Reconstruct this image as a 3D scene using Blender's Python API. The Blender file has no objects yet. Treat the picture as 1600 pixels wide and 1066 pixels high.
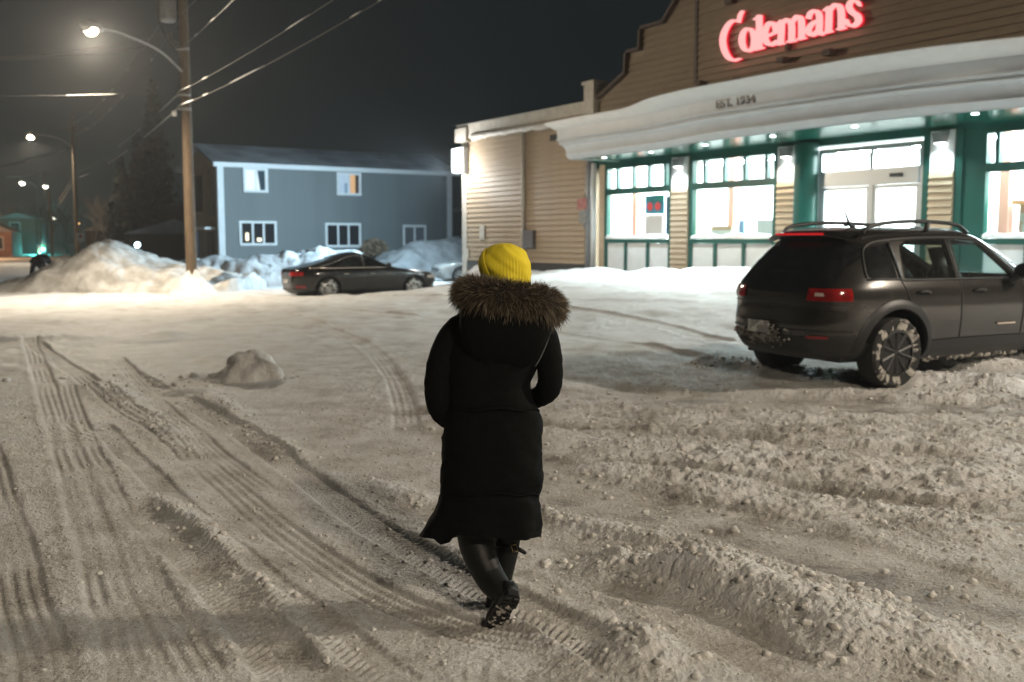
import bpy, bmesh, math, random
import numpy as np
from mathutils import Vector, Matrix
random.seed(7); RNG = np.random.default_rng(11)
R = math.radians
scene = bpy.context.scene
C = scene.collection

# ------------------------------------------------------------------ camera, world, lights, exposure
F_PX, HORIZON, CAM_H = 1555.0, 374.5, 1.7          # measured on the 1600 x 1066 photograph
PITCH = math.atan((533 - HORIZON) / F_PX)
cam = bpy.data.cameras.new('camera'); cam_o = bpy.data.objects.new('camera', cam); C.objects.link(cam_o)
cam_o.location = (0, 0, CAM_H); cam_o.rotation_euler = (math.pi / 2 - PITCH, 0, 0)
cam.sensor_width = 36; cam.lens = 36 * F_PX / 1600; cam.clip_end = 3000; cam.clip_start = .05
cam.dof.use_dof = True; cam.dof.focus_distance = 4.45; cam.dof.aperture_fstop = 2.6
scene.camera = cam_o
scene.view_settings.view_transform = 'Standard'; scene.view_settings.look = 'None'
scene.view_settings.exposure = 0; scene.view_settings.gamma = 1
scene.cycles.use_denoising = True
scene.cycles.max_bounces = 6; scene.cycles.diffuse_bounces = 3; scene.cycles.glossy_bounces = 3; scene.cycles.volume_bounces = 0; scene.cycles.transparent_max_bounces = 12
scene.cycles.sample_clamp_indirect = 4.0
scene.cycles.caustics_reflective = False; scene.cycles.caustics_refractive = False
world = bpy.data.worlds.new('World'); scene.world = world; world.use_nodes = True
bg = world.node_tree.nodes['Background']
bg.inputs[0].default_value = (.0085, .0120, .0132, 1); bg.inputs[1].default_value = 1.0   # overcast night sky

WARM, COOL, NEUT = (1.0, .85, .65), (.62, .86, 1.0), (.78, .94, 1.0)
def lamp(name, kind, loc, power, color, size=.1, target=None, spot=None, blend=.5, parent=None):
    l = bpy.data.lights.new(name, kind); l.energy = power; l.color = color
    if kind == 'AREA': l.size = size
    else: l.shadow_soft_size = size
    if spot: l.spot_size = R(spot); l.spot_blend = blend
    o = bpy.data.objects.new(name, l); C.objects.link(o); o.location = loc
    if target is not None:
        o.rotation_euler = (Vector(target) - Vector(loc)).to_track_quat('-Z', 'Y').to_euler()
    if parent: o.parent = parent
    return o

# ------------------------------------------------------------------ measuring helpers (photo pixel -> point in the place)
c_, s_ = math.cos(PITCH), math.sin(PITCH)
def ray(x, y):
    u = (x - 800) / F_PX; v = (533 - y) / F_PX
    return np.array([u, c_ + v * s_, v * c_ - s_])
def at(x, y, Y):
    r = ray(x, y); return r * (Y / r[1]) + np.array([0, 0, CAM_H])
def onz(x, y, z=0.0):
    r = ray(x, y); return r * ((z - CAM_H) / r[2]) + np.array([0, 0, CAM_H])
DIR = np.array([.53985, -.84176]); NRM = np.array([-.84176, -.53985]); OFF = 19.16      # store front line
ORI = -OFF * NRM
def fac(x, y, t=0.0):                                # pixel -> (s, z) on the plane t metres in front of the store front
    r = ray(x, y); k = -(OFF - t) / (r[:2] @ NRM); P = r * k
    return float(P[:2] @ DIR), float(P[2] + CAM_H)
def sm(a, b, x):
    t = np.clip((np.asarray(x, float) - a) / (b - a), 0, 1); return t * t * (3 - 2 * t)

# ------------------------------------------------------------------ noise
def _h(ix, iy, seed):
    h = (ix.astype(np.int64) * 374761393 + iy.astype(np.int64) * 668265263 + seed * 982451653) & 0xffffffff
    h = ((h ^ (h >> 13)) * 1274126177) & 0xffffffff
    return ((h ^ (h >> 16)) & 0xffff) / 65536.0
def perlin(x, y, seed=0):
    x = np.asarray(x, float); y = np.asarray(y, float)
    ix = np.floor(x); iy = np.floor(y); fx = x - ix; fy = y - iy
    u = fx * fx * fx * (fx * (fx * 6 - 15) + 10); v = fy * fy * fy * (fy * (fy * 6 - 15) + 10)
    def g(dx, dy):
        a = _h(ix + dx, iy + dy, seed) * 2 * math.pi
        return np.cos(a) * (fx - dx) + np.sin(a) * (fy - dy)
    n0 = g(0, 0) * (1 - u) + g(1, 0) * u; n1 = g(0, 1) * (1 - u) + g(1, 1) * u
    return (n0 * (1 - v) + n1 * v) * 1.5
def fbm(x, y, sc, oct=3, seed=0, gain=.5):
    r = 0; a = 1.0
    for i in range(oct):
        r = r + a * perlin(np.asarray(x) / sc, np.asarray(y) / sc, seed + i * 17); a *= gain; sc *= .47
    return r
def billow(x, y, sc, oct=3, seed=0):
    r = 0; a = 1.0
    for i in range(oct):
        r = r + a * (1 - np.abs(perlin(np.asarray(x) / sc, np.asarray(y) / sc, seed + i * 31)) * 2); a *= .5; sc *= .5
    return r / 1.75
def clods(x, y, sc, seed=0):
    """rounded lumps: 1 - distance to the nearest jittered cell point"""
    x = np.asarray(x, float) / sc; y = np.asarray(y, float) / sc
    ix = np.floor(x); iy = np.floor(y); best = np.full(x.shape, 9.0)
    for dx in (-1, 0, 1):
        for dy in (-1, 0, 1):
            px = ix + dx + _h(ix + dx, iy + dy, seed); py = iy + dy + _h(ix + dx, iy + dy, seed + 5)
            rr = .55 + .75 * _h(ix + dx, iy + dy, seed + 9)
            best = np.minimum(best, np.hypot(x - px, y - py) / rr)
    return np.sqrt(np.clip(1 - best * best, 0, 1))

# ------------------------------------------------------------------ materials
MATS = {}
def mat(name, col, rough=.6, metal=0., col2=None, scale=8., bump=0., bscale=None, spec=.5, emit=None, estr=0., detail=4., coat=0., stretch=None, lo=.35, hi=.65):
    if name in MATS: return MATS[name]
    m = bpy.data.materials.new(name); m.use_nodes = True; nt = m.node_tree; b = nt.nodes['Principled BSDF']
    b.inputs['Base Color'].default_value = (*col, 1); b.inputs['Roughness'].default_value = rough
    b.inputs['Metallic'].default_value = metal; b.inputs['Specular IOR Level'].default_value = spec
    if coat: b.inputs['Coat Weight'].default_value = coat; b.inputs['Coat Roughness'].default_value = .08
    if emit: b.inputs['Emission Color'].default_value = (*emit, 1); b.inputs['Emission Strength'].default_value = estr
    tc = nt.nodes.new('ShaderNodeTexCoord'); vec = tc.outputs['Object']
    if stretch:
        mp = nt.nodes.new('ShaderNodeMapping'); mp.inputs['Scale'].default_value = stretch
        nt.links.new(vec, mp.inputs[0]); vec = mp.outputs[0]
    if col2:
        n = nt.nodes.new('ShaderNodeTexNoise'); n.inputs['Scale'].default_value = scale; n.inputs['Detail'].default_value = detail
        nt.links.new(vec, n.inputs['Vector'])
        mr = nt.nodes.new('ShaderNodeMapRange'); mr.inputs[1].default_value = lo; mr.inputs[2].default_value = hi
        mx = nt.nodes.new('ShaderNodeMix'); mx.data_type = 'RGBA'
        mx.inputs[6].default_value = (*col, 1); mx.inputs[7].default_value = (*col2, 1)
        nt.links.new(n.outputs[0], mr.inputs[0]); nt.links.new(mr.outputs[0], mx.inputs[0]); nt.links.new(mx.outputs[2], b.inputs['Base Color'])
    if bump:
        n2 = nt.nodes.new('ShaderNodeTexNoise'); n2.inputs['Scale'].default_value = bscale or scale; n2.inputs['Detail'].default_value = 5
        nt.links.new(vec, n2.inputs['Vector'])
        bp = nt.nodes.new('ShaderNodeBump'); bp.inputs['Strength'].default_value = 1; bp.inputs['Distance'].default_value = bump
        nt.links.new(n2.outputs[0], bp.inputs['Height']); nt.links.new(bp.outputs[0], b.inputs['Normal'])
    MATS[name] = m; return m
def glass(name, tint=(1, 1, 1), refl=1.0, rough=.02, dirt=0.):
    if name in MATS: return MATS[name]
    m = bpy.data.materials.new(name); m.use_nodes = True; nt = m.node_tree; nt.nodes.clear()
    o = nt.nodes.new('ShaderNodeOutputMaterial'); t = nt.nodes.new('ShaderNodeBsdfTransparent'); g = nt.nodes.new('ShaderNodeBsdfGlossy')
    t.inputs[0].default_value = (*tint, 1); g.inputs['Roughness'].default_value = rough
    fr = nt.nodes.new('ShaderNodeLayerWeight'); pw = nt.nodes.new('ShaderNodeMath'); pw.operation = 'POWER'; pw.inputs[1].default_value = 5   # Schlick, same from both sides
    ml = nt.nodes.new('ShaderNodeMath'); ml.operation = 'MULTIPLY_ADD'; ml.inputs[1].default_value = .9; ml.inputs[2].default_value = .045 * refl
    nt.links.new(fr.outputs['Facing'], pw.inputs[0])
    mx = nt.nodes.new('ShaderNodeMixShader'); nt.links.new(pw.outputs[0], ml.inputs[0]); nt.links.new(ml.outputs[0], mx.inputs[0])
    nt.links.new(t.outputs[0], mx.inputs[1]); nt.links.new(g.outputs[0], mx.inputs[2]); last = mx.outputs[0]
    if dirt:
        d = nt.nodes.new('ShaderNodeBsdfDiffuse'); d.inputs[0].default_value = (.55, .52, .48, 1)
        tc = nt.nodes.new('ShaderNodeTexCoord'); n = nt.nodes.new('ShaderNodeTexNoise'); n.inputs['Scale'].default_value = 55; n.inputs['Detail'].default_value = 3
        nt.links.new(tc.outputs['Object'], n.inputs['Vector'])
        mr = nt.nodes.new('ShaderNodeMapRange'); mr.inputs[1].default_value = .42; mr.inputs[2].default_value = .75; mr.inputs[4].default_value = dirt
        nt.links.new(n.outputs[0], mr.inputs[0]); m2 = nt.nodes.new('ShaderNodeMixShader')
        nt.links.new(mr.outputs[0], m2.inputs[0]); nt.links.new(last, m2.inputs[1]); nt.links.new(d.outputs[0], m2.inputs[2]); last = m2.outputs[0]
    nt.links.new(last, o.inputs[0]); MATS[name] = m; return m
def emis(name, col, strength):
    if name in MATS: return MATS[name]
    m = bpy.data.materials.new(name); m.use_nodes = True; nt = m.node_tree; nt.nodes.clear()
    o = nt.nodes.new('ShaderNodeOutputMaterial'); e = nt.nodes.new('ShaderNodeEmission')
    e.inputs[0].default_value = (*col, 1); e.inputs[1].default_value = strength; nt.links.new(e.outputs[0], o.inputs[0])
    MATS[name] = m; return m
def snow_ground_mat():
    m = bpy.data.materials.new('packed_snow'); m.use_nodes = True; nt = m.node_tree; b = nt.nodes['Principled BSDF']
    L = nt.links.new
    at_ = nt.nodes.new('ShaderNodeAttribute'); at_.attribute_name = 'dirt'
    tc = nt.nodes.new('ShaderNodeTexCoord')
    n = nt.nodes.new('ShaderNodeTexNoise'); n.inputs['Scale'].default_value = 2.2; n.inputs['Detail'].default_value = 9; n.inputs['Roughness'].default_value = .62
    L(tc.outputs['Object'], n.inputs['Vector'])
    add = nt.nodes.new('ShaderNodeMath'); add.operation = 'MULTIPLY_ADD'; add.inputs[1].default_value = 1.9; L(n.outputs[0], add.inputs[0])
    sub = nt.nodes.new('ShaderNodeMath'); sub.operation = 'SUBTRACT'; sub.inputs[1].default_value = .98; L(at_.outputs['Fac'], sub.inputs[0]); L(sub.outputs[0], add.inputs[2])
    n3 = nt.nodes.new('ShaderNodeTexNoise'); n3.inputs['Scale'].default_value = 30; n3.inputs['Detail'].default_value = 6; n3.inputs['Roughness'].default_value = .7
    L(tc.outputs['Object'], n3.inputs['Vector'])
    g2 = nt.nodes.new('ShaderNodeMath'); g2.operation = 'MULTIPLY_ADD'; g2.inputs[1].default_value = .9; L(n3.outputs[0], g2.inputs[0]); g3 = nt.nodes.new('ShaderNodeMath'); g3.operation = 'SUBTRACT'; g3.inputs[1].default_value = .45
    L(add.outputs[0], g3.inputs[0]); L(g3.outputs[0], g2.inputs[2])
    rp = nt.nodes.new('ShaderNodeValToRGB'); L(g2.outputs[0], rp.inputs[0])
    el = rp.color_ramp.elements; el[0].position = 0; el[0].color = (.84, .84, .84, 1); el[1].position = 1; el[1].color = (.25, .225, .20, 1)
    e = el.new(.35); e.color = (.72, .705, .68, 1); e = el.new(.65); e.color = (.53, .505, .465, 1)
    L(rp.outputs[0], b.inputs['Base Color'])
    b.inputs['Roughness'].default_value = .55; b.inputs['Specular IOR Level'].default_value = .3
    n2 = nt.nodes.new('ShaderNodeTexNoise'); n2.inputs['Scale'].default_value = 48; n2.inputs['Detail'].default_value = 7; n2.inputs['Roughness'].default_value = .65
    L(tc.outputs['Object'], n2.inputs['Vector'])
    bp = nt.nodes.new('ShaderNodeBump'); bp.inputs['Strength'].default_value = .9; bp.inputs['Distance'].default_value = .030
    L(n2.outputs[0], bp.inputs['Height']); L(bp.outputs[0], b.inputs['Normal'])
    mr = nt.nodes.new('ShaderNodeMapRange'); mr.inputs[1].default_value = .3; mr.inputs[2].default_value = .7; mr.inputs[3].default_value = .7; mr.inputs[4].default_value = .42
    L(n.outputs[0], mr.inputs[0]); L(mr.outputs[0], b.inputs['Roughness'])
    return m
M_GROUND = snow_ground_mat()
M_SNOW = mat('fresh_snow', (.80, .81, .82), .6, col2=(.62, .60, .56), scale=3, bump=.03, bscale=12)
M_DIRTYSNOW = mat('ploughed_snow', (.66, .65, .63), .65, col2=(.38, .365, .34), scale=2.2, bump=.05, bscale=7)
M_BANK = mat('old_bank_snow', (.50, .51, .52), .65, col2=(.30, .30, .30), scale=1.6, bump=.05, bscale=6)
M_CHUNK = mat('snow_clod', (.70, .685, .655), .65, col2=(.54, .51, .47), scale=6, bump=.012, bscale=40)
M_TAN = mat('tan_siding', (.47, .36, .245), .6, col2=(.41, .31, .21), scale=3, stretch=(1, 6, 6))
M_TANW = mat('cream_trim', (.62, .56, .47), .55, col2=(.52, .46, .38), scale=5)
M_BROWN = mat('brown_siding', (.36, .285, .205), .65, col2=(.30, .24, .175), scale=3, stretch=(1, 6, 6))
M_DTRIM = mat('dark_trim', (.10, .075, .06), .6)
M_WHITE = mat('white_paint', (.82, .83, .83), .5, col2=(.77, .78, .78), scale=4)
M_GREEN = mat('green_paint', (.006, .066, .050), .32, spec=.5)
M_ALU = mat('aluminium', (.55, .57, .58), .38, metal=.75)
M_BLACK = mat('black_plastic', (.012, .012, .013), .45)
M_DARKMETAL = mat('dark_metal', (.05, .05, .05), .45, metal=.6)
M_GREY = mat('galvanised', (.32, .32, .32), .5, metal=.3, col2=(.25, .25, .25), scale=6)
M_WOOD = mat('weathered_pole', (.155, .105, .06), .8, col2=(.08, .055, .035), scale=6, stretch=(6, 6, .5), bump=.01, bscale=20)
M_GLASS = glass('window_glass', (.96, .99, .98), .8)
M_ROOFSN = mat('roof_thin_snow', (.50, .51, .53), .75, col2=(.26, .265, .28), scale=.6, detail=6)

# ------------------------------------------------------------------ mesh builder
class MB:
    def __init__(s): s.v = []; s.f = []
    def quad(s, *p):
        n = len(s.v); s.v += [tuple(q) for q in p]; s.f.append(tuple(range(n, n + len(p)))); return s
    def box(s, x0, x1, y0, y1, z0, z1):
        n = len(s.v); s.v += [(x, y, z) for z in (z0, z1) for y in (y0, y1) for x in (x0, x1)]
        s.f += [tuple(n + i for i in q) for q in ((0, 2, 3, 1), (4, 5, 7, 6), (0, 1, 5, 4), (2, 6, 7, 3), (0, 4, 6, 2), (1, 3, 7, 5))]; return s
    def grid(s, P):                                   # P[i][j] -> point
        n = len(s.v); a = len(P); b = len(P[0])
        for r in P: s.v += [tuple(map(float, q)) for q in r]
        for i in range(a - 1):
            for j in range(b - 1): s.f.append((n + i * b + j, n + i * b + j + 1, n + (i + 1) * b + j + 1, n + (i + 1) * b + j))
        return s
    def loft(s, rings, cap=True):
        n = len(s.v); k = len(rings[0])
        for r in rings: s.v += [tuple(map(float, q)) for q in r]
        for i in range(len(rings) - 1):
            for j in range(k): s.f.append((n + i * k + j, n + i * k + (j + 1) % k, n + (i + 1) * k + (j + 1) % k, n + (i + 1) * k + j))
        if cap: s.f.append(tuple(n + j for j in range(k))[::-1]); s.f.append(tuple(n + (len(rings) - 1) * k + j for j in range(k)))
        return s
    def tube(s, pts, rad, k=8, cap=True):
        pts = [Vector(p) for p in pts]; rads = rad if hasattr(rad, '__len__') else [rad] * len(pts)
        rings = []; up = None
        for i, p in enumerate(pts):
            d = (pts[min(i + 1, len(pts) - 1)] - pts[max(i - 1, 0)]).normalized()
            if up is None: up = Vector((0, 0, 1)) if abs(d.z) < .9 else Vector((1, 0, 0))
            a = d.cross(up).normalized(); b = a.cross(d).normalized(); up = b
            rings.append([p + (a * math.cos(t) + b * math.sin(t)) * rads[i] for t in [2 * math.pi * j / k for j in range(k)]])
        return s.loft(rings, cap)
    def lathe(s, prof, center, axis='y', k=24):       # prof: (radius, offset along axis)
        rings = []
        cx, cy, cz = center
        for r, o in prof:
            ring = []
            for j in range(k):
                a = 2 * math.pi * j / k; u, v = r * math.cos(a), r * math.sin(a)
                ring.append({'y': (cx + u, cy + o, cz + v), 'z': (cx + u, cy + v, cz + o), 'x': (cx + o, cy + u, cz + v)}[axis])
            rings.append(ring)
        return s.loft(rings, True)
    def prism(s, poly, y0, y1):                       # polygon in x,z extruded along y
        n = len(s.v); k = len(poly)
        s.v += [(x, y0, z) for x, z in poly] + [(x, y1, z) for x, z in poly]
        s.f.append(tuple(range(n, n + k))); s.f.append(tuple(range(n + k, n + 2 * k))[::-1])
        for j in range(k): s.f.append((n + j, n + (j + 1) % k, n + k + (j + 1) % k, n + k + j))
        return s
    def mesh(s, name, m, smooth=False, fix=True):
        me = bpy.data.meshes.new(name); me.from_pydata(s.v, [], s.f)
        if fix:
            b = bmesh.new(); b.from_mesh(me); bmesh.ops.recalc_face_normals(b, faces=b.faces); b.to_mesh(me); b.free()
        if smooth: me.polygons.foreach_set('use_smooth', [True] * len(me.polygons))
        if m: me.materials.append(m)
        return me
    def build(s, name, m, parent=None, smooth=False, fix=True, sharp=None):
        me = s.mesh(name, m, smooth, fix)
        if sharp: me.set_sharp_from_angle(angle=R(sharp))
        o = bpy.data.objects.new(name, me); C.objects.link(o); o.parent = parent; return o
def tag(o, label=None, cat=None, group=None, kind=None):
    if label: o['label'] = label
    if cat: o['category'] = cat
    if group: o['group'] = group
    if kind: o['kind'] = kind
    return o
def thing(name, label, cat, loc=(0, 0, 0), rz=0., group=None):
    o = bpy.data.objects.new(name, None); C.objects.link(o); o.location = loc; o.rotation_euler = (0, 0, rz)
    o.empty_display_size = .2
    return tag(o, label, cat, group)
def link(name, me, parent, loc=(0, 0, 0), rot=(0, 0, 0), scl=(1, 1, 1)):
    o = bpy.data.objects.new(name, me); C.objects.link(o); o.parent = parent; o.location = loc; o.rotation_euler = rot; o.scale = scl; return o
def crom(pts, n=6):
    pts = [np.array(p, float) for p in pts]; P = [2 * pts[0] - pts[1]] + pts + [2 * pts[-1] - pts[-2]]; out = []
    for i in range(1, len(P) - 2):
        a, b, c, d = P[i - 1:i + 3]
        for k in range(n):
            t = k / n; out.append(.5 * (2 * b + (c - a) * t + (2 * a - 5 * b + 4 * c - d) * t * t + (3 * b - a - 3 * c + d) * t ** 3))
    out.append(P[-2]); return out

# ------------------------------------------------------------------ the snowy ground: one sheet
def ground_base(x, y):
    x = np.asarray(x, float); y = np.asarray(y, float)
    t = OFF + x * NRM[0] + y * NRM[1]; s = x * DIR[0] + y * DIR[1]
    lot = .12 * sm(14, 9.5, t) + .56 * sm(10.5, 2.2, t)
    wing = .42 * sm(3.0, .5, t)
    w = sm(-28.5, -23.0, s)
    z = lot * w + wing * (1 - w) * sm(-33.2, -30.2, s)
    z = z + .035 * fbm(x, y, 4.0, 2, 3) * sm(60, 30, y)
    return z
LINES = {}
def seg_field(x, y, pl):
    """signed lateral distance and arc length to a polyline"""
    best = np.full(x.shape, 1e9); lat = np.full(x.shape, 9.0); arc = np.zeros(x.shape); acc = 0.
    for (ax, ay), (bx, by) in zip(pl[:-1], pl[1:]):
        dx, dy = bx - ax, by - ay; L = math.hypot(dx, dy)
        k = np.clip(((x - ax) * dx + (y - ay) * dy) / (L * L), 0, 1)
        d = np.hypot(x - ax - k * dx, y - ay - k * dy); m = d < best
        sgn = np.sign(dx * (y - ay) - dy * (x - ax))
        best = np.where(m, d, best); lat = np.where(m, d * sgn, lat); arc = np.where(m, acc + k * L, arc); acc += L
    return lat, arc, acc
def pxl(pts, n=6):
    return [tuple(p[:2]) for p in crom([onz(*q)[:2] for q in pts], n)]
# tyre tracks: (pixels, half width, depth, tread)
TRACKS = [
    ([(222, 1080), (150, 850), (100, 690), (70, 600), (45, 530)], .115, .035, 'rib'),
    ([(78, 1080), (30, 900), (0, 790), (-25, 690)], .115, .032, 'rib'),
    ([(480, 1080), (345, 905), (265, 833), (208, 782)], .135, .060, 'herring'),
    ([(900, 1030), (700, 975), (560, 905), (430, 815), (330, 735), (215, 650), (130, 592), (50, 538)], .12, .034, 'rib'),
    ([(1010, 1085), (905, 1000), (830, 958), (690, 880), (540, 785), (400, 690), (300, 632), (200, 585)], .12, .042, 'herring'),
    ([(640, 1085), (520, 985), (420, 905), (330, 830), (230, 740), (150, 660)], .10, .022, 'herring'),
    ([(330, 1080), (240, 930), (180, 800), (130, 690), (100, 600)], .11, .018, 'rib'),
    ([(820, 862), (900, 893), (1010, 935), (1110, 985), (1200, 1040), (1260, 1085)], .16, .06, None),
    ([(700, 690), (850, 722), (1050, 742), (1300, 778), (1620, 812)], .16, .05, None),
    ([(560, 640), (700, 650), (850, 668), (1100, 692), (1620, 735)], .15, .045, None),
    ([(830, 760), (1000, 790), (1200, 835), (1420, 905), (1640, 1000)], .34, .040, None),
    ([(880, 615), (1050, 632), (1300, 648), (1640, 668)], .45, .05, None),
    ([(820, 800), (1000, 830), (1250, 880), (1450, 945), (1640, 1040)], .22, .03, None),
    ([(300, 478), (430, 492), (560, 538), (620, 600), (640, 690)], .13, .035, 'rib'),
    ([(250, 470), (430, 482), (700, 512), (950, 545), (1100, 575)], .16, .04, 'rib'),
    ([(560, 470), (760, 490), (980, 520), (1150, 560)], .16, .04, None),
    ([(180, 560), (260, 640), (330, 700), (420, 770)], .10, .03, 'rib'),
]
RIDGES = [   # (pixels, half width, height, clod size)
    ([(800, 800), (950, 838), (1100, 876), (1230, 906), (1370, 945), (1520, 995), (1640, 1040)], .13, .065, .10),
    ([(860, 880), (960, 892), (1050, 915), (1180, 958), (1300, 1010), (1420, 1080)], .17, .080, .11),
    ([(1000, 905), (1150, 925), (1300, 975), (1450, 1030), (1600, 1085)], .22, .075, .10),
    ([(930, 985), (1000, 1022), (1050, 1085)], .16, .085, .11),
    ([(540, 745), (640, 770), (690, 790)], .14, .04, .1),
    ([(1080, 578), (1180, 592), (1300, 606), (1420, 618), (1640, 640)], .30, .10, .16),
    ([(1440, 600), (1530, 592), (1640, 590)], .55, .20, .22),
    ([(230, 770), (300, 810), (390, 900), (440, 960)], .10, .045, .09),
    ([(-40, 537), (60, 536), (180, 534), (300, 530)], .22, .075, .2),
    ([(150, 600), (230, 650), (300, 715)], .16, .06, .12),
    ([(320, 615), (390, 665), (470, 720)], .14, .06, .12),
    ([(660, 660), (850, 690), (1000, 708), (1250, 735), (1620, 765)], .28, .07, .14),
    ([(860, 735), (1100, 762), (1350, 795), (1620, 845)], .24, .05, .12),
    ([(1450, 880), (1600, 905)], .3, .05, .11),
]
TR = [(pxl(p), hw, d, k) for p, hw, d, k in TRACKS]
RD = [(pxl(p), hw, h, c) for p, hw, h, c in RIDGES]
def ground_detail(x, y):
    x = np.asarray(x, float); y = np.asarray(y, float)
    z = np.zeros(x.shape); dirt = np.full(x.shape, .50)
    near = sm(45, 18, y)
    t = OFF + x * NRM[0] + y * NRM[1]
    churn = sm(.25, 1.3, x + .10 * (y - 6.5)) * sm(5.0, 6.3, y) * sm(11.5, 9.3, y)
    churn = np.maximum(churn, .55 * sm(-2.6, -1.4, x) * sm(8.5, 9.5, y) * sm(15, 11.5, y) * sm(3.5, 2.5, x))
    # broad packed-snow relief, elongated along the road
    ur = x * .447 + y * -.0 + y * .22; vr = y
    z += .014 * fbm(ur, vr * .35, .9, 3, 21) * near
    z += (.007 + .012 * churn) * billow(x, y, .38, 3, 41) * near
    z += .030 * churn * (billow(x, y * 1.5, .22, 3, 77) - .35)
    z += .032 * churn * clods(x, y * 1.4, .13, 5) * sm(-.1, .35, perlin(x / .6, y / .45, 8))
    z += .014 * clods(x, y, .09, 6) * sm(.12, .5, fbm(x, y, 1.1, 2, 60)) * near
    z += .05 * sm(0, .6, fbm(x, y, 2.2, 3, 90)) * sm(10, 14, y) * sm(40, 28, y)
    z += (.0075 + .006 * churn) * (billow(x, y, .085, 2, 141) - .4) * sm(16, 9, y)
    z += .004 * (billow(x, y * 1.2, .035, 2, 151) - .4) * sm(9, 6, y)
    flat = np.zeros(x.shape)
    for pl, hw, d, kind in TR:
        P = np.array(pl); mg = hw * 2.5 + .05
        m = (x > P[:, 0].min() - mg) & (x < P[:, 0].max() + mg) & (y > P[:, 1].min() - mg) & (y < P[:, 1].max() + mg)
        if not m.any(): continue
        X, Y = x[m], y[m]
        lat, arc, L = seg_field(X, Y, pl)
        lat = lat + .012 * perlin(arc / .8, arc * 0 + 3.3, 4)
        a = np.abs(lat); end = sm(0, .5, arc) * sm(L, L - .5, arc)
        core = sm(hw * 1.15, hw * .8, a) * end
        strength = (.55 + .45 * sm(-.35, .25, fbm(X, Y, 1.3, 2, 33)))
        zz = z[m]
        d = d * .62 * (.6 if kind == 'rib' else 1)
        zz = zz * (1 - .7 * core * strength) - d * core * strength + d * .45 * np.exp(-((a - hw * 1.35) / (hw * .35)) ** 2) * end * (.4 + .6 * billow(X, Y, .12, 2, 3))
        if kind == 'rib':
            zz += .0042 * core * sm(.6, .95, strength) * np.clip(np.cos(lat / hw * math.pi * 3.6) * 1.6, -1, 1)
            zz += .004 * core * np.cos(arc / .035 * 2 * math.pi + np.sign(lat) * 2) * (np.cos(lat / hw * math.pi * 3.6) > 0)
        elif kind == 'herring':
            zz += .0065 * core * strength * np.clip(np.cos((arc + a * .75) / .052 * 2 * math.pi) * 1.7, -1, 1)
        z[m] = zz
        dirt[m] += (.05 * core if kind else .16 * core) * strength
    dirt += .12 * churn * fbm(x, y, .5, 2, 14)
    for pl, hw, h, cs in RD:
        P = np.array(pl); mg = hw * 2.6
        m = (x > P[:, 0].min() - mg) & (x < P[:, 0].max() + mg) & (y > P[:, 1].min() - mg) & (y < P[:, 1].max() + mg)
        if not m.any(): continue
        X, Y = x[m], y[m]
        lat, arc, L = seg_field(X, Y, pl)
        lat = lat + .35 * hw * perlin(arc / .55, arc * 0 + 7.7, 12)
        g = np.exp(-(lat / hw) ** 2) * sm(0, .35, arc) * sm(L, L - .35, arc)
        g *= .55 + .45 * sm(-.5, .4, perlin(arc / .9, arc * 0 + 1.5, 19))
        z[m] += h * g * (.45 + .30 * clods(X, Y, cs, 3) + .30 * clods(X, Y, cs * .5, 4) + .20 * clods(X, Y, cs * .27, 14) + .2 * billow(X, Y, cs, 3, 9))
        dirt[m] -= .16 * g
    # the lot near the store carries cleaner, whiter snow
    clean = sm(10.8, 8.2, t) * sm(-1, 1.5, x + .05 * y)
    clean = np.maximum(clean, sm(13, 17, y) * .55)
    dirt -= .34 * clean
    return z, dirt
def ground_z(x, y):
    x = np.atleast_1d(np.asarray(x, float)); y = np.atleast_1d(np.asarray(y, float))
    return ground_base(x, y) + ground_detail(x, y)[0]
def gz(x, y): return float(ground_z(x, y)[0])

def build_ground():
    ys = [-60, -40, -25, -15, -8, -4, -1, 1, 2, 2.6]; y = 3.0
    while y < 430:
        ys.append(y)
        if y < 26: dy = min(max(y * y / 1690 * .62, .0075), .05)
        elif y < 60: dy = .05 + (y - 26) * .009
        else: dy = .4 + (y - 60) * .12
        y += dy
    us = list(np.linspace(-.56, .56, 900))
    ext = [.57, .6, .65, .72, .8, .9, 1.05, 1.25, 1.5, 2, 3, 5, 8, 14]
    us = [-e for e in reversed(ext)] + us + ext
    Y = np.array(ys)[:, None] * np.ones(len(us))[None, :]
    W = np.where(Y < 3, 3.0, Y); X = np.clip(np.array(us)[None, :] * W, -430 + np.array(us)[None, :], 430 + np.array(us)[None, :])
    x = X.ravel(); y = Y.ravel()
    det, dirt = ground_detail(x, y); z = ground_base(x, y) + det
    a, b = X.shape
    co = np.stack([x, y, z], 1).astype(np.float32)
    idx = np.arange(a * b).reshape(a, b)
    q = np.stack([idx[:-1, :-1], idx[:-1, 1:], idx[1:, 1:], idx[1:, :-1]], -1).reshape(-1, 4)
    me = bpy.data.meshes.new('snowy_ground'); n = len(q)
    me.vertices.add(len(co)); me.vertices.foreach_set('co', co.ravel())
    me.loops.add(n * 4); me.loops.foreach_set('vertex_index', q.ravel().astype(np.int32))
    me.polygons.add(n); me.polygons.foreach_set('loop_start', np.arange(0, n * 4, 4, dtype=np.int32))
    me.polygons.foreach_set('use_smooth', np.ones(n, bool)); me.update(calc_edges=True)
    at_ = me.attributes.new('dirt', 'FLOAT', 'POINT'); at_.data.foreach_set('value', dirt.astype(np.float32))
    me.materials.append(M_GROUND)
    o = bpy.data.objects.new('snowy_ground', me); C.objects.link(o); tag(o, kind='structure')
    return o
build_ground()

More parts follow.
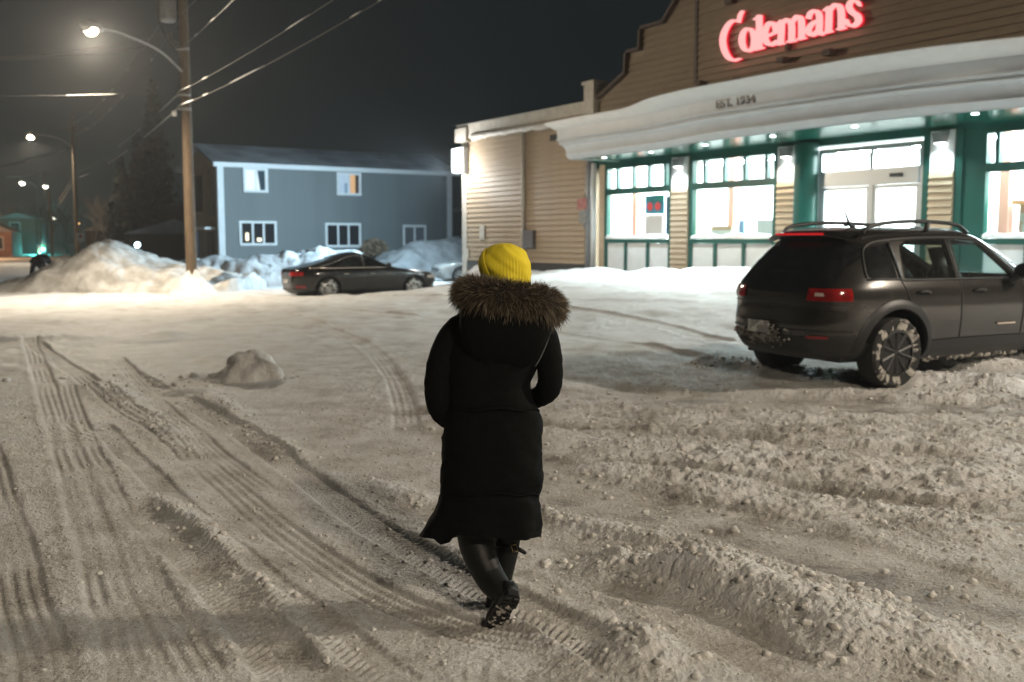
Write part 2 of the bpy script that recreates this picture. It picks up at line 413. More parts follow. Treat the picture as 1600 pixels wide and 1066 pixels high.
# loose clods lying on the ridges and in the churned strip: nobody could count them
def build_clods():
    b = bmesh.new(); bmesh.ops.create_icosphere(b, subdivisions=2, radius=1)
    base = np.array([v.co[:] for v in b.verts]); fc = np.array([[v.index for v in f.verts] for f in b.faces]); b.free()
    V, Fc = [], []; n = 0
    pts = []
    for pl, hw, h, cs in RD:
        if pl[0][1] > 14: continue
        for (ax, ay), (bx, by) in zip(pl[:-1], pl[1:]):
            L = math.hypot(bx - ax, by - ay)
            for _ in range(int(L * 100 * (h / .08))):
                k = RNG.random(); o = RNG.normal(0, hw * .95)
                pts.append((ax + (bx - ax) * k - (by - ay) / L * o, ay + (by - ay) * k + (bx - ax) / L * o, .005 + .022 * RNG.random() ** 5))
    for _ in range(1500):
        pts.append((RNG.uniform(-.5, 6), RNG.uniform(4.6, 11), .006 + .02 * RNG.random() ** 3))
    for _ in range(2600):
        pts.append((RNG.uniform(-5, 1), RNG.uniform(3.8, 10), .0035 + .012 * RNG.random() ** 4))
    for _ in range(110):
        pts.append((RNG.normal(float(onz(352, 598)[0]) - .3, .8), RNG.normal(float(onz(352, 598)[1]), .35), .008 + .05 * RNG.random() ** 5))
    P = np.array(pts); Z = ground_z(P[:, 0], P[:, 1])
    for (x, y, r), z in zip(P, Z):
        d = 1 + .6 * perlin(base[:, 0] * 1.5 + x * 9, base[:, 1] * 1.3 + base[:, 2] * 1.1 + y * 7, 2)
        d = d + .3 * perlin(base[:, 0] * 3.1 + y * 5, base[:, 1] * 3.1 - base[:, 2] * 2.7 + x * 3, 4)
        v = base * d[:, None] * r * np.array([RNG.uniform(.8, 1.3), RNG.uniform(.8, 1.3), RNG.uniform(.6, .95)])
        a = RNG.random() * 6.3; ca, sa = math.cos(a), math.sin(a)
        v = np.stack([v[:, 0] * ca - v[:, 1] * sa, v[:, 0] * sa + v[:, 1] * ca, v[:, 2]], 1) + (x, y, z + r * .05)
        V.append(v); Fc.append(fc + n); n += len(base)
    me = bpy.data.meshes.new('snow_clods'); me.from_pydata(np.concatenate(V).tolist(), [], np.concatenate(Fc).tolist())
    me.polygons.foreach_set('use_smooth', [True] * len(me.polygons)); me.materials.append(M_CHUNK)
    o = bpy.data.objects.new('snow_clods', me); C.objects.link(o)
    tag(o, 'loose lumps of dirty snow scattered over ruts and ridges', 'snow', kind='stuff')
build_clods()

# heaps and banks of ploughed snow: one mesh each, feet sunk in the ground
def heap(name, label, cx, cy, hx, hy, rot, prof, rough, m, seed=0, n=(70, 40), kind=None, cat='snow bank', group=None):
    """prof(u, v) -> height for u, v in [-1, 1]"""
    u = np.linspace(-1.08, 1.08, n[0]); v = np.linspace(-1.08, 1.08, n[1]); U, V = np.meshgrid(u, v, indexing='ij')
    ca, sa = math.cos(rot), math.sin(rot)
    lx, ly = U * hx, V * hy; X = cx + lx * ca - ly * sa; Y = cy + lx * sa + ly * ca
    h = prof(U, V); e = np.clip(h * 4, 0, 1)
    hh = h + e * rough * (1.0 * fbm(X, Y, 1.1, 3, seed) + .8 * (clods(X, Y, .55, seed) - .4) + .4 * (clods(X, Y, .25, seed + 2) - .4))
    edge = np.maximum(np.abs(U), np.abs(V)); hh = np.where(edge > 1.0, -.25, hh)
    Z = ground_base(X.ravel(), Y.ravel()).reshape(X.shape) + hh - .06
    lat = rough * .5 * fbm(X, Z * 2 + Y, .5, 2, seed + 40) * e
    P = np.stack([X + lat, Y + lat * .5, Z], -1)
    o = MB().grid(P).build(name, m, None, True)
    return tag(o, label, cat, group, kind)
dome = lambda p: (lambda U, V: p * np.clip(1 - U ** 2, 0, 1) ** .9 * np.clip(1 - V ** 2, 0, 1))
def bank_prof(U, V):
    crest = np.interp(U, [-1, -.63, -.47, -.31, -.24, -.18, -.1, 0, .11, .2, .32, .43, .73, 1], [.0, .26, .54, .88, 1.2, 1.05, 1.35, 1.68, 1.58, 1.38, 1.05, .85, .7, .45])
    return crest * np.clip(1 - np.abs(V) ** 1.8, 0, 1) ** .8
p0 = onz(175, 455)
heap('snow_bank', 'big grey heap of ploughed snow beside the roadside utility pole', -13.9, 34.3, 4.9, 2.6, R(-4), bank_prof, .16, M_DIRTYSNOW, 3, (130, 70))
heap('snow_bank', 'long low bank of blue-lit snow in front of the grey house', -9.5, 38.0, 4.9, 2.2, R(20), lambda U, V: (1.05 + .35 * U) * np.clip(1 - U ** 6, 0, 1) * np.clip(1 - np.abs(V) ** 2, 0, 1), .22, M_BANK, 9, (130, 46))
heap('snow_bank', 'snow drift piled against the lower wall of the grey house', -4.2, 49.2, 5.0, 2.0, R(33), lambda U, V: 1.7 * np.clip(1 - (U - .25) ** 2, 0, 1) * np.clip(1 - np.abs(V) ** 2, 0, 1), .2, M_BANK, 15, (80, 40))
heap('snow_bank', 'ploughed snow bank on the far verge of the street', -22.6, 37.5, 3.4, 2.2, R(-60), dome(1.15), .16, M_DIRTYSNOW, 21, (60, 40))
pk = onz(352, 598)
heap('snow_heap', 'small overturned block of packed snow on the tyre-marked road', float(pk[0]) + .1, float(pk[1]) + .25, .55, .34, R(12), lambda U, V: .25 * np.clip(1 - np.abs(U - .35) ** 2.2 * .8, 0, 1) * np.clip(1 - np.abs(V) ** 2.5, 0, 1) * np.clip(1 - np.abs(U) ** 8, 0, 1) * (1 + .4 * U), .17, M_DIRTYSNOW, 33, (70, 44), cat='snow heap')
pk = onz(300, 612)
heap('snow_heap', 'thin ridge of broken snow trailing from the small snow block', float(pk[0]), float(pk[1]), .45, .28, R(20), dome(.11), .04, M_DIRTYSNOW, 37, (50, 34), cat='snow heap')
heap('snow_bank', 'snow drift lying along the foot of the tan siding wing', 1.2, 31.6, 4.6, 1.3, R(-57.3), lambda U, V: .24 * np.clip(1 - np.abs(U) ** 3, 0, 1) * np.clip(1 - np.abs(V) ** 2, 0, 1), .08, M_SNOW, 51, (80, 36))
heap('snow_bank', 'snow heap at the corner of the wing beneath the bright wall light', -.9, 35.6, 1.2, .9, R(-57), dome(.45), .12, M_SNOW, 55, (50, 36))
heap('snow_bank', 'snow pushed up against the panels below the shop windows', 5.2, 26.2, 3.9, 1.0, R(-57.3), lambda U, V: (.30 + .1 * U) * np.clip(1 - np.abs(U) ** 4, 0, 1) * np.clip(1 - np.abs(V) ** 2, 0, 1), .07, M_SNOW, 57, (80, 34))

# ------------------------------------------------------------------ the store
store = thing('store', 'tan clapboard grocery store with curved white canopy, green window frames and stepped gable', 'store', (float(ORI[0]), float(ORI[1]), 0), math.atan2(DIR[1], DIR[0]))
MID = -14.87                                      # middle of the front (the sliding doors)
def mir(s): return 2 * MID - s
S0, S1 = -25.1, mir(-25.1)
board_cache = {}
def board(L, h, m, proud=.022):                   # clapboard: wedge, thicker at its lower edge; shared per length
    k = (round(L, 3), h, m.name)
    if k not in board_cache:
        b = MB(); b.v = [(0, 0, 0), (0, -proud, 0), (0, -.004, h), (0, 0, h), (L, 0, 0), (L, -proud, 0), (L, -.004, h), (L, 0, h)]
        b.f = [(0, 1, 2, 3), (7, 6, 5, 4), (0, 4, 5, 1), (1, 5, 6, 2), (2, 6, 7, 3)]
        board_cache[k] = b.mesh('clapboard', m)
    return board_cache[k]
# --- wing
W0, W1, WZ = -33.3, -25.35, 5.92
wing = MB().box(W0, W1, .0, 9, .2, WZ - .05).build('wing_wall', M_TAN, store)
z = .92; i = 0
while z < 5.40:
    link('clapboard', board(W1 - W0 - .3 - .18, .166, M_TAN, .055), wing, (W0 + .3, -.001, z)); z += .18
z = .92
while z < 5.40:                                   # the end wall that faces the grey house
    link('clapboard', board(8.6, .178, M_TAN), wing, (W0 + .001, 8.8, z), (0, 0, -math.pi / 2)); z += .18
MB().box(W0 - .03, W0 + .30, -.05, .3, .3, 5.35).build('corner_board', M_TANW, wing)
MB().box(W0 + .30, W1 - .18, -.035, -.002, .55, .90).build('foundation', mat('foundation_grey', (.07, .065, .06), .9), wing)
MB().box(W0 - .12, W1, -.14, 9.05, 5.46, WZ - .01).build('eave_band', M_TANW, wing)
MB().box(W0 - .16, W1, -.2, 9.1, WZ, WZ + .07).build('roof_edge', M_DTRIM if False else M_TANW, wing)
P = []                                            # snow curling down over the eave band
for k in range(100):
    s = W0 + .9 + (W1 - W0 - 1.0) * k / 99; d = .10 + .07 * float(perlin(k * .13, 1.2, 4)) + .05 * float(perlin(k * .41, 3.1, 5))
    P.append([(s, -.145, 5.60), (s, -.21, 5.56), (s, -.22, 5.50 - d * .3), (s, -.17, 5.46 - d), (s, -.142, 5.47 - d)])
tag(MB().grid(P).build('snow_drape', M_TANW, wing, True), kind='stuff')
MB().box(W0 - .2, W0 + .62, -.26, .4, 5.36, 5.86).build('corner_box', M_TANW, wing)
MB().tube([(-29.0, -.10, 5.45), (-29.0, -.10, .95)], .075, 10).build('downspout', M_TANW, wing, True)
MB().box(-28.97, -28.33, -.16, -.01, 1.40, 2.02).build('meter_box', mat('meter_grey', (.13, .11, .10), .5), wing)
MB().box(-31.97, -31.63, -.10, -.01, 1.72, 2.24).build('vent_cover', M_TANW, wing)
MB().box(-32.95, -32.80, -.09, -.01, 1.0, 1.35).build('tap_box', M_TANW, wing)
# post that ends the wing roof
MB().box(-25.35, -24.86, -.25, .25, 5.2, 6.46).box(-25.41, -24.80, -.30, .30, 6.462, 6.56).build('roof_post', M_TANW, store)
# --- stepped gable
half = [(-25.0, 5.0), (-25.0, 5.95), (-24.68, 6.06), (-23.49, 6.58), (-23.44, 7.16), (-22.83, 7.16), (-22.81, 7.74), (-21.87, 7.74), (-21.3, 8.28), (-20.2, 9.1), (-19.6, 9.4)]
outline = half + [(mir(s), z) for s, z in reversed(half)]
gable = MB().prism(outline, .0, .4).build('gable_wall', M_BROWN, store)
lz = [5.0, 5.95, 6.06, 6.58, 7.16, 7.161, 7.74, 7.741, 8.28, 9.1, 9.4]; ls = [-25, -25, -24.68, -23.49, -23.44, -22.83, -22.81, -21.87, -21.3, -20.2, -19.6]
z = 5.02
while z < 9.2:
    a = float(np.interp(z + .178, lz, ls)) + .02
    link('clapboard', board(round(mir(a) - a, 2), .166, M_BROWN, .055), gable, (a, -.001, z)); z += .18
for mirror in (False, True):
    for (a, za), (b, zb) in zip(half[1:-1], half[2:]):
        p = [(a, za), (b, zb)]
        if mirror: p = [(mir(x), y) for x, y in p]
        (x0, z0), (x1, z1) = p; L = math.hypot(x1 - x0, z1 - z0); nx, nz = -(z1 - z0) / L, (x1 - x0) / L
        if nz < 0 or (abs(nz) < .1 and (nx > 0) != mirror): nx, nz = -nx, -nz
        MB().prism([(x0, z0), (x1, z1), (x1 + nx * .09, z1 + nz * .09), (x0 + nx * .09, z0 + nz * .09)], -.16, .45).build('parapet_cap', M_DTRIM, gable)
# framed panel behind the sign: thin battens
for (x0, x1, z0, z1) in ((-20.62, -20.52, 5.9, 9.0), (mir(-20.52) + 5.3 - 5.3, mir(-20.62), 5.9, 9.0)):
    MB().box(min(x0, x1), max(x0, x1), -.06, -.02, z0, z1).build('panel_batten', M_DTRIM, gable)
for (x, z, w, h, d) in ((-19.25, 7.75, .24, .3, .2), (-17.35, 6.0, .2, .12, .3), (-17.25, 6.28, .08, .14, .2), (-15.95, 5.95, .22, .14, .3), (-20.3, 5.8, .1, .16, .2), (-15.05, 7.02, .28, .5, .12), (-18.95, 5.75, .12, .1, .2)):
    MB().box(x - w / 2, x + w / 2, -d, -.02, z, z + h).build('junction_box', M_DTRIM, gable)
# --- main body behind the front
MB().box(S0 + .02, S1 - .02, 9.0, 9.2, .2, 5.0).build('rear_wall', M_TAN, store)
MB().box(S0 + .02, S0 + .22, .42, 8.99, .2, 5.0).build('side_wall', M_TAN, store)
MB().box(S1 - .22, S1 - .02, .42, 8.99, .2, 5.0).build('side_wall', M_TAN, store)
MB().box(S0 + .03, S1 - .03, .41, 9.1, 5.005, 5.2).build('roof', mat('roof_felt', (.05, .05, .05), .9), store)
MB().box(S0, S1, -.02, .40, 3.90, 4.985).build('lintel_wall', M_GREEN, store)
# --- interior
M_INW = mat('interior_white', (.80, .79, .76), .7); M_RED = mat('coral_red', (.82, .36, .28), .6)
MB().box(S0 + .25, S1 - .25, .12, 8.98, .50, .66).build('shop_floor', mat('shop_tile', (.55, .53, .50), .35, col2=(.46, .45, .43), scale=3), store)
MB().box(S0 + .25, S1 - .25, .41, 8.98, 4.2, 4.3).build('shop_ceiling', M_INW, store)
MB().box(S0 + .25, S1 - .25, 6.2, 6.3, .662, 4.199).build('shop_partition', M_INW, store)
MB().box(S0 + .23, S0 + .26, .42, 6.19, .662, 4.199).build('shop_lining', M_INW, store)
MB().box(S1 - .26, S1 - .23, .42, 6.19, .662, 4.199).build('shop_lining', M_INW, store)
M_TROFF = emis('fluorescent_diffuser', (.82, .96, 1.0), 190.0)
for s in np.arange(S0 + 1.6, S1 - 1, 2.45):
    for y in (.62, 2.2, 4.2):
        MB().box(s - .6, s + .6, y - .32, y + .32, 4.14, 4.197).build('ceiling_light', M_TROFF, store)
for s in (-24.05, -19.93, -12.08, mir(-24.05)):
    MB().box(s - .11, s + .11, .75, .95, .662, 4.198).build('coral_column', M_RED, store)
# --- windows
def bars(b, s0, s1, z0, z1, d0=-.02, d1=.10): b.box(s0, s1, d0, d1, z0, z1)
def shop_window(a, b, trans, kicks, zt=3.87, zb=.70):
    fr = MB()
    fr.box(a, a + .13, -.04, .12, zb, zt + .03); fr.box(b - .13, b, -.04, .12, zb, zt + .03)
    fr.box(a + .131, b - .131, -.035, .115, zt - .03, zt + .029)            # head
    fr.box(a + .131, b - .131, -.035, .115, 3.06, 3.24)                     # transom bar
    fr.box(a + .131, b - .131, -.07, .115, 1.60, 1.72)                      # sill
    for s in trans: fr.box(s - .045, s + .045, -.03, .11, 3.241, zt - .031)
    for s in kicks: fr.box(s - .05, s + .05, -.05, .11, zb, 1.599)
    w = fr.build('shop_window', M_GREEN, store)
    MB().box(a + .132, b - .132, .03, .04, 1.721, 3.059).build('pane', M_GLASS, w)
    e = [a + .131] + [x for t in trans for x in (t - .046, t + .046)] + [b - .131]
    for x0, x1 in zip(e[0::2], e[1::2]): MB().box(x0, x1, .03, .04, 3.242, zt - .032).build('transom_pane', M_GLASS, w)
    e = [a + .131] + [x for t in kicks for x in (t - .051, t + .051)] + [b - .131]
    for x0, x1 in zip(e[0::2], e[1::2]): MB().box(x0, x1, .0, .05, zb - .1, 1.598).build('kick_panel', M_WHITE, w)
    P = []                                                                   # snow lying on the sill
    for k in range(40):
        s = a + .14 + (b - a - .28) * k / 39; h = .10 + .05 * float(perlin(k * .22 + a, 2.2, 6))
        P.append([(s, -.09, 1.722), (s, -.085, 1.735 + h * .7), (s, -.03, 1.73 + h), (s, .026, 1.73 + h * 1.05)])
    tag(MB().grid(P).build('sill_snow', M_SNOW, w, True), kind='stuff')
    return w
w1t = [-23.95, -23.18, -22.5, -21.79]; w1k = [-23.5, -22.49]; w2t = [-20.18, -19.44, -18.70, -17.95]; w2k = [-19.71, -18.66]
shop_window(-24.53, -21.46, w1t, w1k); shop_window(-20.74, -17.55, w2t, w2k)
shop_window(mir(-17.55) + .05, mir(-20.74), [mir(x) for x in reversed(w2t)], [mir(x) for x in reversed(w2k)])
shop_window(mir(-21.46), mir(-24.53), [mir(x) for x in reversed(w1t)], [mir(x) for x in reversed(w1k)])
# --- clapboard pillars with box sconces
M_SCON = emis('sconce_lens', (.95, 1.0, .97), 9.0)
def pillar(a, b, tint):
    p = MB().box(a + .004, b - .004, -.06, .3, .4, 3.99).build('pillar', M_TAN, store)
    z = .72
    while z < 3.1:
        link('clapboard', board(round(b - a - .012, 3), .138, M_TAN, .05), p, (a + .006, -.061, z)); z += .152
    MB().box(a + .006, b - .006, -.075, -.061, 3.12, 3.98).build('sconce_plate', M_WHITE, p)
    m = (a + b) / 2
    MB().prism([(m - .16, 3.93), (m + .16, 3.93), (m + .10, 3.72), (m - .10, 3.72)], -.24, -.076).build('sconce', M_GREY, p)
    MB().box(m - .10, m + .10, -.22, -.09, 3.700, 3.718).build('sconce_lens', M_SCON, p)
    lamp('sconce_light', 'SPOT', (m, -.30, 3.66), 90, tint, .06, (m, -.10, .8), 130, .8).parent = store
for a, b, t in ((-21.45, -20.75, NEUT), (-17.54, -16.86, (1, .93, .78)), (-13.28, -12.70, (.75, .95, 1)), (mir(-20.75), mir(-21.45), NEUT)): pillar(a, b, t)
MB().lathe([(.30, .6), (.30, 3.98)], (-16.56, -.12, 0), 'z', 28).build('round_column', M_GREEN, store, True, sharp=50)
MB().box(-13.45, -13.285, -.05, .2, .6, 3.99).build('pilaster', M_GREEN, store)
MB().box(-12.695, -12.53, -.05, .2, .6, 3.99).build('pilaster', M_GREEN, store)
MB().box(-12.529, -12.15, -.01, .2, .6, 3.99).build('pilaster', M_GREEN, store)
MB().box(-24.80, -24.54, -.03, .3, .6, 3.99).build('end_pilaster', M_TAN, store)
# --- sliding doors
DA, DB = -16.27, -13.46
d = MB(); d.box(DA, DA + .09, -.03, .12, .66, 3.82).box(DB - .09, DB, -.03, .12, .66, 3.82).box(DA + .091, DB - .091, -.028, .118, 3.72, 3.82)
d.box(DA + .091, DB - .091, -.06, .118, 2.93, 3.29).box(-14.83, -14.74, -.027, .117, 3.291, 3.719).box(-14.84, -14.72, -.026, .116, .66, 2.929)
door = d.build('sliding_door', M_ALU, store)
for a, b in ((DA + .092, -14.831), (-14.739, DB - .092)): MB().box(a, b, .03, .04, 3.292, 3.718).build('transom_pane', M_GLASS, door)
for a, b in ((DA + .095, -14.845), (-14.715, DB - .095)):
    l = MB().box(a, a + .07, -.01, .05, .67, 2.92).box(b - .07, b, -.01, .05, .67, 2.92).box(a + .071, b - .071, -.009, .049, 2.84, 2.919).box(a + .071, b - .071, -.009, .049, .67, .8).build('door_leaf', M_ALU, door)
    MB().box(a + .071, b - .071, .015, .025, .801, 2.839).build('pane', M_GLASS, l)
MB().box(-14.25, -13.95, -.10, -.062, 3.08, 3.16).build('motion_sensor', M_BLACK, door)
# --- canopy: loft of one cornice profile along the bowed edge
def tb(s):                                        # front offset of the lower edge
    d = abs(s - MID)
    return float(2.12 + .56 * sm(5.6, 2.0, d) - .12 * sm(7.5, 9.5, d) + .02 * math.cos(d))
def lip(s): return float(.02 + .42 * sm(5.8, 3.4, abs(s - MID)))
CA, CB = -23.85, mir(-23.85)
ss = np.linspace(CA, CB, 90)
def strip(prof, name, m, parent, smooth=True):
    P = []
    for s in ss:
        b = tb(s); l = lip(s); k = (s - MID) / (CB - MID)
        P.append([(s + k * q[2] if len(q) > 2 else s, -(b + q[0] + (l if len(q) > 3 else l * min(1, max(0, q[1] - 4.84) / .2))), q[1]) for q in prof])
    return MB().grid(P).build(name, m, parent, smooth, sharp=35)
can = MB()
prof = [(-.30, 4.02, 0), (-.30, 4.06, 0), (-.12, 4.02, 0), (.02, 4.15, 0), (.02, 4.175, .02), (-.03, 4.185, .02), (-.01, 4.28, .03), (.07, 4.40, .06), (.18, 4.44, .1), (.20, 4.46, .1), (.20, 4.485, .1), (.16, 4.50, .1), (.20, 4.545, .13), (.25, 4.555, .15), (.25, 4.585, .15), (.21, 4.60, .15), (.215, 4.86, .16)]
canopy = strip(prof, 'canopy', mat('canopy_paint', (.60, .635, .67), .5, col2=(.56, .59, .62), scale=3), store)
strip([(.205, 4.845, .16), (.25, 4.855, .20), (.42, 5.0, .42), (.44, 5.06, .46), (.38, 5.09, .44), (.1, 5.12, .3)], 'crown_moulding', M_WHITE, canopy)
P = [[(s, -(tb(s) + .1 + lip(s)), 5.115), (s, -(tb(s) * .5), 5.16), (s, .02, 5.2)] for s in ss]
MB().grid(P).build('canopy_top', M_SNOW, canopy, True)
P = [[(s, -(tb(s) - .28), 4.05), (s, -.9, 4.05), (s, -.021, 4.05)] for s in ss]
MB().grid(P).build('soffit', mat('green_soffit', (.010, .10, .075), .22, spec=.6), canopy, True)
for s, k in ((CA, 1), (CB, -1)):                  # closed ends
    b = tb(s); l = lip(s)
    MB().quad(*[(s - k * q[2], -(b + q[0] + l * min(1, max(0, q[1] - 4.84) / .2)), q[1]) for q in prof[2:]] , (s - k * .4, -(b + .3), 5.06), (s - k * .3, -.0, 5.06), (s, -.0, 4.03)).build('canopy_end', M_WHITE, canopy)
MB().box(-24.75, -24.45, -1.95, -1.7, 4.62, 4.80).build('end_scupper', M_BLACK, canopy)
# downlights recessed in the soffit
M_DL = emis('downlight_lens', (.92, 1.0, .98), 6.0)
for s, t, col in ((-23.0, 1.25, NEUT), (-20.9, 1.3, NEUT), (-18.6, 1.5, (1, .92, .75)), (-16.2, 1.7, NEUT), (-13.9, 1.75, (1, .9, .7)), (-11.3, 1.6, (.72, .93, 1)), (-8.9, 1.4, NEUT), (-6.7, 1.25, NEUT)):
    MB().lathe([(.07, 4.035), (.07, 4.049)], (s, -t, 0), 'z', 16).build('downlight', M_DL, canopy)
    lamp('downlight', 'SPOT', (s, -t, 3.98), 210, col, .10, (s, -t - .5, 0), 150, .7).parent = store
# the corner downspouts
MB().tube([(-25.22, -.13, 4.9), (-25.22, -.13, .8)], .10, 12).build('downspout', M_GREY, store, True)
MB().tube([(-24.95, -.14, 4.05), (-24.95, -.14, .75)], .085, 12).build('downspout', M_WHITE, store, True)
# things on the store
def at_store(s, t, z): return (float(ORI[0] + DIR[0] * s + NRM[0] * t), float(ORI[1] + DIR[1] * s + NRM[1] * t), z)
SROT = math.atan2(DIR[1], DIR[0])
wp = thing('wall_light', 'glaring white wall light at the corner of the tan wing', 'light', at_store(-33.15, .08, 4.2), SROT)
MB().box(-.28, .34, -.22, .0, 0, .95).build('housing', M_WHITE, wp)
MB().box(-.36, .30, -.30, -.222, .05, .90).build('lens', emis('wall_light_lens', (.86, .97, 1), 9.0), wp)
MB().box(-.40, -.285, -.20, .1, .05, .90).build('side_lens', emis('wall_light_lens', (.86, .97, 1), 9.0), wp)
lamp('wall_light_glow', 'SPOT', (-.60, -.42, .45), 8500, (.55, .82, 1.0), .25, (-1.6, -1.3, -.05), 165, .9).parent = wp
lamp('wall_light_spill', 'POINT', (.25, -.95, .15), 330, (.95, .98, 1.0), .2).parent = wp
ns = thing('notice_sign', 'small red and grey notice plates strapped to the corner downspout', 'sign', at_store(-25.3, .26, 2.2), SROT)
MB().box(-.30, .16, -.02, .0, .45, .78).build('red_plate', mat('sign_red', (.35, .05, .04), .5, col2=(.45, .25, .22), scale=9), ns)
MB().box(-.20, .16, -.02, .0, .02, .40).build('grey_plate', mat('sign_grey', (.17, .17, .16), .5, col2=(.3, .3, .28), scale=9), ns)
MB().box(-.03, .04, .001, .06, -.1, .85).build('bracket', M_GREY, ns)
# posters and goods behind the glass
def poster(name, label, s0, s1, z0, z1, y, m, cat='poster', group=None):
    o = MB().box(-(s1 - s0) / 2, (s1 - s0) / 2, -.012, .012, 0, z1 - z0).build(name, m, None)
    p = at_store((s0 + s1) / 2, -y, z0); o.location = p; o.rotation_euler = (0, 0, SROT); return tag(o, label, cat, group)
pb = poster('poster', 'blue and green poster with two red eyes behind the first shop window', -23.05, -22.2, 2.45, 3.0, .35, mat('poster_blue', (.03, .18, .42), .5, col2=(.02, .30, .16), scale=1.3))
MB().lathe([(.13, -.03), (.11, -.02)], (-.18, 0, .22), 'y', 18).build('red_spot', mat('poster_red', (.75, .05, .05), .5), pb)
MB().lathe([(.13, -.03), (.11, -.02)], (.16, 0, .22), 'y', 18).build('red_spot', mat('poster_red', (.75, .05, .05), .5), pb)
poster('notice_board', 'plain pale pink board under the blue-green poster', -23.05, -22.25, 1.85, 2.42, .35, mat('board_pink', (.75, .58, .55), .6), 'board')
poster('notice_board', 'dark navy display board beside the blue-green poster', -22.15, -21.55, 1.85, 2.95, .37, mat('board_navy', (.015, .04, .12), .5, col2=(.03, .08, .2), scale=3), 'board')
poster('poster', 'small red price card hanging in the second shop window', -18.05, -17.85, 2.55, 2.75, .5, mat('card_red', (.7, .2, .16), .6))
poster('poster', 'blue lettered poster hanging in the window right of the doors', -10.6, -10.2, 2.55, 2.95, .5, mat('card_blue', (.25, .45, .7), .6, col2=(.8, .85, .9), scale=8))
cid = 0
for s, z0, w, h, col, lab in ((-20.1, 1.95, .8, .12, (.5, .33, .2), 'low wooden tray on the ledge of the second shop window'), (-19.35, 1.85, .2, .36, (.25, .38, .62), 'narrow blue carton standing behind the second shop window'), (-18.45, 1.72, .7, .50, (.62, .64, .66), 'grey till counter end seen through the second shop window'), (-18.05, 1.85, .16, .42, (.3, .4, .6), 'slim blue bottle crate beside the till counter')):
    cid += 1; p = at_store(s, -.75, .66); H = z0 - .66
    o = thing('display_stand', lab, 'display', p, SROT)
    MB().box(-w / 2, w / 2, -.18, .18, 0, H).build('stand', M_INW, o)
    MB().box(-w / 2, w / 2, -.17, .17, H + .001, H + h).build('goods', mat('goods%d' % cid, col, .6), o)
o = thing('shelf_unit', 'orange and cream goods shelf inside the window right of the doors', 'shelf', at_store(-10.75, -1.0, .66), SROT)
MB().box(-1.1, 1.1, -.2, .2, 0, 1.15).build('base', mat('shelf_orange', (.70, .30, .12), .6), o)
MB().box(-1.1, 1.1, -.05, .2, 1.151, 1.75).build('back', mat('shelf_cream', (.75, .5, .36), .6, col2=(.8, .75, .68), scale=5, lo=.48, hi=.52), o)
MB().box(-1.15, 1.15, -.24, .22, 1.751, 1.85).build('top_board', mat('shelf_orange', (.70, .30, .12), .6), o)
for k in range(7):
    x = -.95 + k * .31
    MB().box(x, x + .22, -.18, -.06, 1.152, 1.36 + .14 * ((k * 5) % 3)).build('goods', mat('goods_%s' % ('abc'[k % 3]), [(.8, .75, .66), (.75, .3, .2), (.5, .55, .6)][k % 3], .6), o)

# --- the illuminated sign
sign = thing('store_sign', 'glowing red channel letters spelling Colemans on the brown gable', 'sign', at_store(-17.5, .0, 6.48), SROT)
M_FACE = emis('letter_face', (1.0, .42, .40), 1.35); M_RIM = emis('letter_rim', (1.0, .018, .045), .9)
def SP(x, y):                                     # traced point -> (s, z) in the sign's frame
    s, z = fac(1100 + x / 5.922, y / 5.922, .25); return (s + 17.5, z - 6.48)
def stroke(b, pts, y0, y1, grow=1.0, add=0.):
    q = crom([(*p,) for p in pts], 5); L, Rr = [], []
    Q = [np.array([*SP(p[0], p[1]), max(p[2], 3) * grow + add]) for p in q]
    pxm = 5.922 * F_PX / 24.5                      # trace pixels per metre, near enough for stroke widths
    for i, p in enumerate(Q):
        a = Q[max(i - 1, 0)]; c = Q[min(i + 1, len(Q) - 1)]; t = (c - a)[:2]; t = t / (np.linalg.norm(t) + 1e-9)
        n = np.array([-t[1], t[0]]); hw = p[2] / 2 / pxm * np.hypot(n[0] * 1.32, n[1])
        L.append((p[0] + n[0] * hw, p[1] + n[1] * hw)); Rr.append((p[0] - n[0] * hw, p[1] - n[1] * hw))
    rings = [[(l[0], y0, l[1]), (r[0], y0, r[1]), (r[0], y1, r[1]), (l[0], y1, l[1])] for l, r in zip(L, Rr)]
    b.loft(rings)
def ell(cx, cy, rx, ry, w, tilt=-.15, n=16):
    return [(cx + rx * math.cos(a) + tilt * ry * math.sin(a) * -.3, cy + ry * math.sin(a) + tilt * rx * math.cos(a), w * (1 + .35 * math.cos(2 * a))) for a in [2 * math.pi * i / n + .01 for i in range(n + 1)]]
